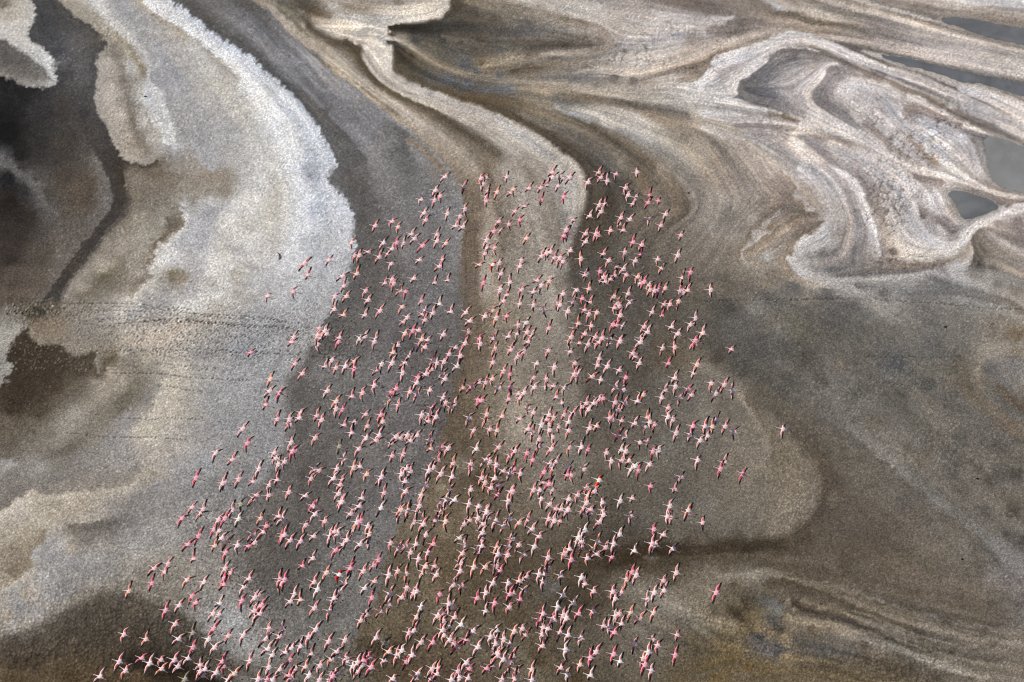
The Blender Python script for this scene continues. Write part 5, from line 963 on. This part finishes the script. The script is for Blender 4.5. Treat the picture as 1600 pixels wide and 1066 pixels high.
def wing_line(pose, side):
    """stations along one wing: span position, chord front x, chord length, point"""
    a1, a2, sw, sp = POSES[pose]
    if pose == 'wings tilted': a1, a2 = (30, 20) if side > 0 else (-16, -24)
    st = []
    y = 0.045; zz = 0.035; prev = 0.0
    for s in (0.0, 0.08, 0.16, 0.23, 0.31, 0.39, 0.45, 0.49):
        ds = (s-prev)*sp*1.12; prev = s
        a = math.radians(a1 if s <= 0.2 else a1 + (a2-a1)*min(1, (s-0.2)/0.14+0.35))
        y += ds*math.cos(a); zz += ds*math.sin(a)
        xf = 0.085 + 0.035*math.sin(min(s/0.21, 1)*math.pi/2) - (max(0, s-0.2)/0.29)**1.3*(sw+0.05)
        ch = 0.214-0.11*s if s < 0.24 else 0.188*(1-((s-0.24)/0.27)**1.6*0.70)
        st.append((s, xf, ch, y*side, zz))
    return st

def FR(s):
    return float(np.interp(s, [0, 0.10, 0.16, 0.30, 0.37, 0.43, 0.49], [0.98, 0.95, 0.72, 0.58, 0.42, 0.14, 0.06]))

def bird_mesh(name, pose, kind, seed):
    r_ = random.Random(seed); bmh = bmesh.new()
    # body, neck, head and bill as one loft along x (flight direction +x)
    droop = r_.uniform(-0.01, 0.03)
    rings = [(-0.235, 0.000, 0.020, 0.006), (-0.20, 0.004, 0.040, 0.016), (-0.15, 0.006, 0.058, 0.038), (-0.08, 0.004, 0.088, 0.070), (0.0, 0.0, 0.098, 0.085),
             (0.07, 0.002, 0.078, 0.075), (0.12, 0.008, 0.050, 0.050), (0.16, 0.014, 0.029, 0.030), (0.22, 0.016-droop*.2, 0.020, 0.021), (0.32, 0.014-droop*.6, 0.014, 0.015),
             (0.38, 0.008-droop, 0.011, 0.012), (0.415, 0.006-droop, 0.022, 0.022), (0.44, 0.0-droop, 0.021, 0.022), (0.465, -0.012-droop, 0.014, 0.016), (0.50, -0.034-droop, 0.010, 0.011), (0.515, -0.052-droop, 0.004, 0.005)]
    n = 8; prev = None
    for k, (x, zc, ry, rz) in enumerate(rings):
        ring = [bmh.verts.new((x, ry*math.cos(2*math.pi*i/n), zc+rz*math.sin(2*math.pi*i/n))) for i in range(n)]
        if prev:
            for i in range(n):
                f = bmh.faces.new((prev[i], prev[(i+1) % n], ring[(i+1) % n], ring[i])); f.material_index = 4 if k >= 13 else 0; f.smooth = True
        else: bmh.faces.new(ring[::-1]).smooth = True
        prev = ring
    bmh.faces.new(prev).material_index = 4
    # legs trailing behind, with feet
    for s in (-1, 1):
        pr = None
        for x, rr, zz in ((-0.10, 0.018, -0.03), (-0.22, 0.008, -0.02), (-0.33, 0.008, -0.012), (-0.43, 0.006, -0.016), (-0.46, 0.010, -0.02), (-0.51, 0.017, -0.03), (-0.54, 0.007, -0.04)):
            flat = 0.35 if x < -0.45 else 1
            ring = [bmh.verts.new((x, s*0.013+rr*math.cos(2*math.pi*i/4), zz+rr*flat*math.sin(2*math.pi*i/4))) for i in range(4)]
            if pr:
                for i in range(4):
                    f = bmh.faces.new((pr[i], pr[(i+1) % 4], ring[(i+1) % 4], ring[i])); f.material_index = 3 if x > -0.45 else 4; f.smooth = True
            pr = ring
        bmh.faces.new(pr)
    feath = []
    for side in (1, -1):
        st = wing_line(pose, side); rows = []
        for s, xf, ch, y, zz in st:
            front = FR(s)
            cs = [xf, xf-ch*front*0.38, xf-ch*front*0.72, xf-ch*front]
            hs = [0.0, 0.014, 0.014, 0.010]
            rows.append(([bmh.verts.new((c, y, zz+h)) for c, h in zip(cs, hs)], [bmh.verts.new((c, y, zz-0.010+h*0.3)) for c, h in zip(cs, hs)]))
        for k in range(len(rows)-1):
            s = st[k][0]
            for q in range(3):
                m = 0 if s < 0.07 else 1
                for lay in (0, 1):
                    f = bmh.faces.new((rows[k][lay][q], rows[k][lay][q+1], rows[k+1][lay][q+1], rows[k+1][lay][q])); f.material_index = m; f.smooth = True
            for q in (0, 3):
                f = bmh.faces.new((rows[k][0][q], rows[k+1][0][q], rows[k+1][1][q], rows[k][1][q])); f.material_index = 1
        f = bmh.faces.new(rows[-1][0] + rows[-1][1][::-1]); f.material_index = 1
        # coverts: a raised patch of coloured feathers behind the leading edge
        cb = bmesh.new(); pr = None
        for k, (s, xf, ch, y, zz) in enumerate(st[1:6]):
            u = k/4; wd = ch*FR(s)*(0.18+0.12*math.sin(math.pi*min(1, u+0.15))); mid = xf-ch*FR(s)*0.56
            ring = [cb.verts.new(p) for p in ((mid+wd, y, zz+0.011), (mid, y, zz+0.022), (mid-wd, y, zz+0.011), (mid, y, zz+0.006))]
            if pr:
                for q in range(4): cb.faces.new((pr[q], pr[(q+1) % 4], ring[(q+1) % 4], ring[q])).smooth = True
            else: cb.faces.new(ring[::-1])
            pr = ring
        cb.faces.new(pr); bmesh.ops.recalc_face_normals(cb, faces=cb.faces[:])
        cm = bpy.data.meshes.new('covert_feathers'); cb.to_mesh(cm); cb.free(); cm.materials.append(MATS[kind][2]); feath.append(cm)
        # flight feathers: separate vanes along the trailing edge and the hand
        fb = bmesh.new(); v = []
        for k in range(len(st)-1):
            for h in (0, 0.5):
                t = h; A, B = st[k], st[k+1]
                s, xf, ch, y, zz = [A[i]*(1-t)+B[i]*t for i in range(5)]
                v.append((s, xf, ch, y, zz))
        v.append(st[-1])
        for i in range(3, len(v)-1):
            s, xf, ch, y, zz = v[i]; s2, xf2, ch2, y2, zz2 = v[i+1]
            f0 = FR(s)*0.93; f1 = FR(s2)*0.93
            ln = 1.0 + 0.05*math.sin(i*2.3)
            out = side*0.07*max(0, (s-0.26)/0.2)
            o_ = 0.004*(i % 2)
            top = [(xf-ch*f0, y, zz+0.008+o_), (xf2-ch2*f1, y2, zz2+0.008+o_), (xf2-ch2*ln-abs(out)*0.3, y2+out*1.05, zz2-0.004+o_), (xf-ch*ln-abs(out)*0.3, y+out*0.75, zz-0.004+o_)]
            tv = [fb.verts.new(p) for p in top]; bv = [fb.verts.new((p[0], p[1], p[2]-0.006)) for p in top]
            fb.faces.new(tv); fb.faces.new(bv[::-1])
            for q in range(4): fb.faces.new((tv[q], bv[q], bv[(q+1) % 4], tv[(q+1) % 4]))
        bmesh.ops.recalc_face_normals(fb, faces=fb.faces[:])
        fm = bpy.data.meshes.new('flight_feathers'); fb.to_mesh(fm); fb.free(); fm.materials.append(DARK); feath.append(fm)
    bmesh.ops.recalc_face_normals(bmh, faces=bmh.faces[:])
    me_ = bpy.data.meshes.new(name); bmh.to_mesh(me_); bmh.free()
    for m in MATS[kind]: me_.materials.append(m)
    return me_, feath

TILES = {
(400,267): "1180,40 1300,100 1405,50 1435,45 1415,85 1565,40 1505,135 1450,130 1440,165 1440,190 1590,140 1120,125 1150,160 1115,185 1030,185 1050,265 1060,310 1195,270 1305,240 1275,285 1245,350 1290,355 745,345 850,320 888,352 1515,320 1580,335 1530,375 1485,380 970,400 990,425 1130,400 1130,440 1185,455 600,450 797,450 880,450 922,455 1040,470 1440,435 1445,485 1490,485 1430,520 615,530 645,530 700,510 770,540 825,520 850,490 845,580 1020,560 1165,560 1145,600 1395,590 1480,590o 1520,575 1530,645 305,580 455,560 325,655 540,660 630,645 985,675 1115,705 1195,690 1420,700 1585,700 805,705 850,680 860,705 550,720 685,750 900,750 935,755 235,755 75,785 495,785 565,785 700,810 1030,820 1145,835w 1565,780 1525,745 1545,815 490,865 545,905 680,905 775,875 915,850 945,915 920,945 1060,870 1040,900 1105,890 1215,885 1310,885 1055,935 1335,940 1475,875 1430,910 1500,920 1565,910 395,985 430,1000 385,1030 440,1020 405,1045 235,1040 520,1045 650,1045w 680,1035 750,1050 930,1015 980,1000 1015,1000 1170,1025 1325,1005 1035,1055 1395,1050 1485,1050 1575,1040 1070,1060",
(800,267): "250,15 250,45 305,30 360,45 290,95 220,95 180,110 105,115 10,120 185,185 325,165 80,225 20,255 50,310 540,15 555,45 595,65 650,25 780,10 475,75 710,110 725,155 775,170 755,210 860,155r 850,200r 915,190 545,215 580,210 558,255 485,285 385,310 680,295 670,335 735,305 860,300 960,275 930,345 615,375 695,375 325,410r 350,390r 340,370 460,395 525,395 540,405 460,445 1055,405 90,425 755,450 810,465 805,525r 705,510 770,565 570,525 605,560 430,550 365,500 240,510 215,515 185,535 265,545 300,545 320,565 60,560 50,600 1035,530 910,555 935,610 655,600 695,615 715,650 550,630 570,665 465,640 455,655 580,700 615,680 640,660 785,665 800,705 825,695 855,715 890,750 860,745 915,745 955,735 1065,670 1115,635 1050,750 1065,765 1095,750 1240,745 155,690 185,715 235,690 60,745 135,760 320,770 405,745 480,740 635,790 725,770 740,820 950,835 985,835 1040,815 50,835 135,840 200,870 280,830 300,840 385,825 440,800 485,825 655,825 670,845 640,860 875,885 350,880 455,870 480,895 530,885 675,905 935,910r 995,980 1115,960 1145,920 1190,1015 1035,1020 415,955 495,970 630,960r 650,970r 695,970 825,975 845,1010 800,1050 40,965 90,950w 230,985 35,1020 95,1010 125,1035 390,985 370,1040 455,1020 520,1040 565,1045 610,1050 680,1050 1145,1060",
(400,533): "385,20 225,10 515,5 740,5 885,30 855,75 1020,25 1055,40 1245,45 1305,15 1400,20 1490,50 1590,60 1205,85 1275,95 960,95 930,140 850,140 785,145w 475,120 245,145 430,165 500,170 560,160 615,130 615,175 750,190 915,200 290,205 1105,120 1130,140 1175,130 1255,160w 1095,180 1060,210 1165,205 1180,240 1480,135 1545,190 1585,210 90,240 85,315 150,325 445,315 740,280 665,325 600,350 500,380 500,425 540,430 875,300r 845,320r 845,365 890,400 960,320 1005,335 1085,310 1010,230 1005,265 1390,260 1435,260 1475,240 1345,290 1290,295 1515,295 1590,290 65,400 1170,355 1185,385 1215,415 1240,395 1100,420 1085,460 1125,475 1035,465 1075,505 1385,370 1405,375 1575,370 280,450 270,485 135,490 210,490 210,525 380,470 410,495 685,460 780,465 790,505 550,530 615,510 600,575 695,535 1330,480 1440,460 1435,495 1535,475 1460,555 1505,560 1360,560 370,605 690,605 770,590 750,625 875,600 900,610 945,590 965,625 845,640 1005,590 1085,620 1090,675 220,635 230,690r 245,685r 115,700 125,735 140,770 180,755 520,660j 645,675 550,735 850,720 920,710 1160,670 1200,670 1375,675w 1515,665 1585,715 20,800 365,800 395,810 345,860 505,800 610,790 650,785 690,835 785,850 775,870 485,860 540,870 525,900 940,800 965,820 910,830 1080,810 1105,790 1135,745 1155,830 1230,765 1225,850 1340,770 1340,800 1435,745 1460,755 1500,775 1545,815 1585,825 85,900 135,870 5,965 80,965 205,945 310,970 355,1030 370,1040 515,955 540,1005 530,1010 660,985 645,1035 800,950 930,880 935,940 1060,905 1030,965 1215,935 1340,930 1410,855 1430,885 1490,860 1515,905 1465,920 1510,965 1575,1000 1145,1005 1190,990 1240,995w 1180,1035 1020,1030 780,1045w 905,1055 950,1060 1330,1020 1390,1035 1440,1055 610,1060 1590,945",
(800,533): "420,20 360,5 475,25 530,25 545,10 610,10 675,5 800,10 940,45 1015,40 1140,15 1370,55 100,10 75,65 35,100 0,45 230,60 365,70 155,145w 265,165 395,140 545,110 535,155 595,160 390,210 415,210 500,225 555,245 670,185 710,230 645,290 695,305 755,80 770,100 795,140 975,145 1155,150 1135,200 1015,235 1020,285 955,310 1100,305r 1050,355 1120,340 935,355 1245,265 1325,275 1270,330 1375,310 135,230 140,290 215,240 215,285 260,285 330,295 40,335 50,360 75,325 275,355 315,390 100,420 135,450 435,410 465,390 480,425 510,390 545,360 570,360 645,385 705,390 665,435 785,380 820,335 975,420 975,475 1005,490 50,490 230,465 260,480 325,465 380,455 215,495 235,520 185,525w 355,510 290,540 355,560 235,560 100,555 130,575 255,600 170,615 170,655 485,545 530,535 610,480 625,495 685,500 765,520 845,480 830,535 860,510 890,520 660,595r 705,600 800,635 850,630 1025,575 1130,535 1115,585 1205,535 1250,535 1275,495 1330,535 1385,570 1220,595 1175,620 20,690 95,700 130,745 245,675 355,665 435,665 475,680 590,700 620,750 680,685w 710,690 730,750 685,750 770,780w 745,805w 790,810r 880,690r 915,685w 860,770 1160,745 1325,760 1300,800r 1440,830r 235,770 280,750 255,795 200,820 350,790w 15,800 55,830 345,840 370,840 450,800 545,870o 535,910 1055,850 1015,930 865,910 5,940 135,930 175,935 195,885 230,895 250,930 465,920 515,940 475,965 410,965 355,990 185,985 235,1020 465,1010 565,1010 675,1000w 750,985 985,1030 450,1045 490,1055 350,1055 275,1050 305,1055 1100,1060s 570,1060",
(1200,533): "95,550",
(0,533): "1565,75r 1515,550 1545,640r 1350,700 1450,745 1225,855r 1390,890 1405,880 1490,865 1580,880 1585,985 1200,1040 1270,1050 1450,1055 1505,1020j",
(0,799): "1140,45r 1255,15 1365,55 1405,45r 1490,50w 1335,115r 1370,120 1240,155r 1175,210r 1385,170 1420,195 1340,220s 1485,215 1580,145 1590,195 1550,220r 1410,260r 1210,300 965,360 1050,330 1030,380 950,450r 805,500s 1405,360 1445,385 1400,420r 1400,460r 1170,430 1275,445 1525,470 1555,425 1200,530 1225,575r 1120,590 1510,560 1585,625 1035,620r 1330,640 1365,650 1370,580w 1335,735r 1095,705 775,770 910,800 1115,800 1205,760j 1300,800w 1205,850 1340,850 1425,780 1520,775 745,940 785,995 885,920r 935,950 1005,930 1010,985 1090,930 1110,970 1175,920 1250,960 1250,1000 1280,990 1265,1025 1350,1010 1395,970r 1390,940 1465,1015 1560,935 625,1035 1425,1055 1590,540 1155,1050j",
(400,799): "30,45 65,95r 50,130 145,35 165,50 160,160r 180,150 215,185 280,190 310,85 360,160 370,20 430,65 490,130 510,140 465,155 570,180 545,210 500,245r 600,130 590,20 630,70 655,60r 700,95 710,145 650,210 705,195 355,295 290,345r 440,385 590,360 600,345r 520,400x 670,375 730,340 765,305r 365,445 385,490w 555,455 530,505 150,425 180,430r 160,455 240,520 215,565 280,555 490,545 480,560 365,605 460,625 15,525 35,590r 10,600 25,645 5,650 740,440 680,485w 725,540 830,400 885,375 940,390 835,515 910,540 940,480 985,510 1005,500 1045,380 1060,350 1115,345 1125,400 1015,300 965,260 935,220 890,235 840,200 1000,210 1105,210 1075,260 1060,150 895,15 945,10 1010,5 985,70 1045,60 1045,85 1120,60 1185,65 1155,5 1300,80 1335,60 1385,45 1420,80 1440,10 1450,40 1495,60 1545,95 1585,50 1270,170w 1415,135 1410,175 1300,210 1290,265 1380,240 1410,220 1400,255 1500,230 1510,270 1575,220 1570,275 1590,180 1275,325 1275,375 1360,350 1430,350 1495,320 1500,345 1525,375 1480,450 1435,510 1230,460 1285,470 1145,520 1030,600w 1005,660 775,625 830,590 690,645 655,685 1575,450 1585,520 1380,545r 1490,575 1435,625w 1580,600 1205,580 1220,600 1165,635 1135,655 1190,610 1170,685 1240,665 1215,720w 1280,710w 1165,745 1175,775 1210,800 1235,825 1355,750 955,760 985,745 750,790 805,825j 555,805 455,815 80,735 165,735 375,740 330,785 60,800 150,780 280,845 75,865 105,900w 185,885 220,860 345,895 210,930 470,925 505,880 560,920 570,940 1030,820 1105,820 1315,805r 1255,845 1385,850 1500,745w 1465,785 1545,800 1495,830 1585,830 1505,885 1510,900 1545,925 830,880 880,900 910,870w 800,930 975,900 940,940r 670,935 705,910 720,975 665,960 605,970w 640,1000 635,945 1315,945 1330,985r 1440,985 1470,965 1585,945 400,965 310,975 250,985 150,990 80,975 205,1030r 220,1040 330,1025w 500,1010 480,1030 455,1055w 395,1055 1100,985 1135,985 1130,1020 1010,1015 995,1040 855,1050 1260,1000 1270,1040 1325,1045 1220,1055 1095,1050 15,1050 70,1055 105,1055 1535,1055",
(800,799): "45,70 100,50 125,115 170,160 230,50 270,30 265,60 300,65 345,5 440,10 485,10 545,70 570,25 740,30 970,35 990,40 1095,15 1190,75 455,120w 415,165w 410,200 435,190 435,225 885,115r 945,150 670,145w 635,205 535,190 585,225 510,235 530,270 470,295 625,290r 45,210 5,175 140,220w 75,270 225,290 360,240 325,275 325,265 370,305r 875,205 895,210 1005,235 765,250w 225,355 205,400 170,395 195,435 305,405 435,415w 455,455 750,380 775,400 715,425 1025,385 945,435 950,495 890,510 845,550 630,505 680,510 645,545 510,500 320,525w 385,575w 90,410 60,425 45,440 75,495 5,510 50,555 285,600w 195,640 170,675 255,670r 260,680 320,650 340,670 415,645r 505,625 670,640 645,655w 740,635 795,670 885,635 1275,510 65,735 85,775 15,750 195,725 225,735 190,770 300,760 350,775 430,795 570,720 605,725 685,705 640,760 880,800 765,830 910,840 1030,775 1020,900 850,880 820,920 830,960r 190,845 335,865w 525,880 490,915r 635,895 675,940w 425,960 305,980 345,1020w 490,1030w 870,995 30,995 125,990 20,1045 125,1055 5,905",
}
KEY = {'o': 'orange winged white', 'x': 'scarlet winged white', 'w': 'almost white', 'r': 'rose pink', 's': 'salmon pink', 'j': 'grey brown young'}
birds = []
br = random.Random(42)
for (tx, ty), s in TILES.items():
    for w_ in s.split():
        k = w_[-1]; 
        if k.isalpha(): w_ = w_[:-1]
        a, b = w_.split(','); x = tx+float(a)/3.993; y = ty+float(b)/3.993
        kind = KEY.get(k) or br.choices(['pink', 'pale pink', 'rose pink', 'salmon pink'], (36, 46, 7, 11))[0]
        if any((x-q[0])**2+(y-q[1])**2 < 6 for q in birds): continue
        birds.append((x, y, kind))
H_B = 127.0
protos = {}
def proto(kind, pose):
    if (kind, pose) not in protos: protos[(kind, pose)] = bird_mesh('flamingo', pose, kind, len(protos)*7+1)
    return protos[(kind, pose)]
SHOT = []
for x, y, kind in birds:
    h = H_B + br.uniform(-3, 3); X_, Y_, t_ = unproject(x, y, h)
    pose = br.choices(list(POSES), (24, 20, 16, 7, 16, 8, 9))[0]
    yaw = math.radians(180 - 21 + br.gauss(0, 8)); roll = math.radians(br.uniform(-16, 12)); pitch = math.radians(br.uniform(-5, 5))
    sc = br.uniform(0.90, 1.05)*(1.14 if kind in ('orange winged white', 'scarlet winged white') else 1)
    SHOT.append(dict(p=Vector((float(X_), float(Y_), h)), t=float(t_), x=x, y=y, kind=kind, pose=pose, rot=(roll, pitch, yaw), sc=sc))

# the 300 that show largest (and the odd ones) are things of their own, the far rest of the flock is one mass
special = [b for b in SHOT if b['kind'] in ('orange winged white', 'scarlet winged white') or b['x'] > 1200]
rest = sorted([b for b in SHOT if b not in special], key=lambda b: b['t']/b['sc'])
solo = special + rest[:300-len(special)]; mass = rest[300-len(special):]

def edge_x(y): return float(np.interp(y, [270, 400, 520, 640, 760, 900, 1066], [525, 550, 485, 448, 400, 370, 410]))
def tan_x(y): return float(np.interp(y, [270, 400, 520, 640, 760, 850, 960, 1066], [705, 722, 724, 700, 664, 612, 575, 560]))
def where(b):
    x, y = b['x'], b['y']
    if x > 1200: return 'flying alone far right of the flock'
    if y > 1045: row = 'at bottom edge'
    elif y > 1000: row = 'lowest rows'
    elif y > 950: row = 'low in flock'
    elif y > 900: row = 'below dark streak'
    elif y > 850: row = 'beside dark streak'
    elif y > 780: row = 'above dark streak'
    else: row = 'high in flock'
    if y > 930 and x < edge_x(y)-60: g_ = 'over brown clods'
    elif x < edge_x(y): g_ = 'over pale salt'
    elif x < (edge_x(y)+tan_x(y))/2: g_ = 'over left grey mud'
    elif x < tan_x(y): g_ = 'over right grey mud'
    elif x < 720: g_ = 'over left brown mud'
    elif x < 800: g_ = 'over middle brown mud'
    elif x < 880: g_ = 'over right brown mud'
    elif x < 980: g_ = 'over dark mud'
    else: g_ = 'over right-hand flats'
    return g_ + ', ' + row
from collections import defaultdict
gr = defaultdict(list)
for b in solo: gr[(b['kind'] + ' flamingo, ' + b['pose'], where(b))].append(b)
ORD = ['leftmost', 'second from left', 'third from left', 'fourth from left', 'fifth from left', 'sixth from left', 'seventh from left']
for (a_, w_), L_ in gr.items():
    L_.sort(key=lambda b: b['x'])
    for i, b in enumerate(L_):
        if len(L_) == 1: b['label'] = a_ + ', ' + w_
        else: b['label'] = ('rightmost' if i == len(L_)-1 else ORD[min(i, 6)]) + ' ' + a_ + ', ' + w_
def place(o, b):
    o.location = b['p']; o.rotation_euler = b['rot']; o.scale = (b['sc'],)*3
for b in solo:
    me_, ff = proto(b['kind'], b['pose'])
    o = bpy.data.objects.new('flamingo', me_); COL.objects.link(o); place(o, b)
    tag(o, b['label'], 'flamingo', 'flamingos flying in one flock')
    for fm in ff:
        c = bpy.data.objects.new(fm.name.split('.')[0], fm); COL.objects.link(c); c.parent = o

vs, fs, ms, off = [], [], [], 0; slots = []
cache = {}
def arrays(m):
    if m.name not in cache:
        v = np.empty(len(m.vertices)*3, np.float32); m.vertices.foreach_get('co', v)
        cache[m.name] = (v.reshape(-1, 3), [tuple(p.vertices) for p in m.polygons], [p.material_index for p in m.polygons])
    return cache[m.name]
for b in mass:
    me_, ff = proto(b['kind'], b['pose'])
    from mathutils import Euler
    M = np.array((Matrix.Translation(b['p']) @ Euler(b['rot']).to_matrix().to_4x4() @ Matrix.Scale(b['sc'], 4)))
    for m in (me_, *ff):
        v, f, mi = arrays(m); v = v @ M[:3, :3].T + M[:3, 3]
        vs.append(v); fs += [tuple(i+off for i in q) for q in f]; off += len(v)
        loc = []
        for mm in m.materials:
            if mm not in slots: slots.append(mm)
            loc.append(slots.index(mm))
        ms += [loc[min(i, len(loc)-1)] for i in mi]
mm_ = bpy.data.meshes.new('flamingo_flock'); mm_.from_pydata(np.vstack(vs).tolist(), [], fs)
for m in slots: mm_.materials.append(m)
mm_.polygons.foreach_set('material_index', np.array(ms, np.int32)); mm_.update()
o = bpy.data.objects.new('flamingo_flock', mm_); COL.objects.link(o)
tag(o, 'far pink flamingos filling the upper and middle part of the flock', 'flamingo flock', 'flamingos flying in one flock', 'stuff')

# ------------------------------------------------------------------ small things lying on the lake bed
STONE = pm('wet_stone', (38, 36, 34), rough=0.6, noise=0.3, scale=4); MARK = pm('dark_mark', (60, 56, 54), noise=0.3, scale=5)
def stone(x, y, sx, sy, label, seed):
    X_, Y_, _ = unproject(x, y); bmh = bmesh.new(); bmesh.ops.create_icosphere(bmh, subdivisions=2, radius=1.0); r_ = random.Random(seed)
    for v in bmh.verts:
        k = 1+r_.uniform(-0.18, 0.18); v.co = Vector((v.co.x*sx*k, v.co.y*sy*k, v.co.z*min(sx, sy)*0.6*k))
    m_ = bpy.data.meshes.new('stone'); bmh.to_mesh(m_); bmh.free(); m_.materials.append(STONE)
    o = bpy.data.objects.new('stone', m_); COL.objects.link(o); o.location = (float(X_), float(Y_), 0.05); tag(o, label, 'stone')
stone(1527, 748, 0.26, 0.16, 'small black stone on the dark grey flat near the right edge', 1)
stone(1503, 874, 0.24, 0.15, 'small dark stone on the brown flat beside the pale diagonal streak', 2)
stone(1477, 511, 0.24, 0.20, 'small dark stone on the grey flat below the salt swirls', 3)
stone(227, 151, 0.28, 0.20, 'small dark stone on white salt beside the tan tongue', 4)
stone(1076, 302, 0.22, 0.18, 'small dark stone on tan mud right of the flock', 5)
X_, Y_, _ = unproject(436, 400); cu = bpy.data.curves.new('curved_mark', 'CURVE'); cu.dimensions = '3D'; cu.bevel_depth = 0.10; cu.bevel_resolution = 2  # a bent dark tube standing for a dark curved mark on the salt
sp = cu.splines.new('NURBS'); pts = [(-0.4, 0.7, 0.02), (-0.05, 0.5, 0.16), (0.1, 0, 0.2), (0.08, -0.6, 0.12), (0.02, -0.9, 0.03)]; sp.points.add(4); sp.use_endpoint_u = True
for p, q, rr in zip(sp.points, pts, (0.5, 0.9, 1.1, 0.9, 0.4)): p.co = (*q, 1); p.radius = rr
dg = bpy.data.objects.new('curved_mark', cu); COL.objects.link(dg)
md = bpy.data.meshes.new_from_object(dg.evaluated_get(bpy.context.evaluated_depsgraph_get())); bpy.data.objects.remove(dg)
dw = bpy.data.objects.new('curved_mark', md); md.materials.clear(); md.materials.append(MARK); COL.objects.link(dw); dw.location = (float(X_), float(Y_), 0.05)
tag(dw, 'dark curved mark lying on the pale salt left of the flock', 'curved_mark')
print('birds', len(birds), 'solo', len(solo))
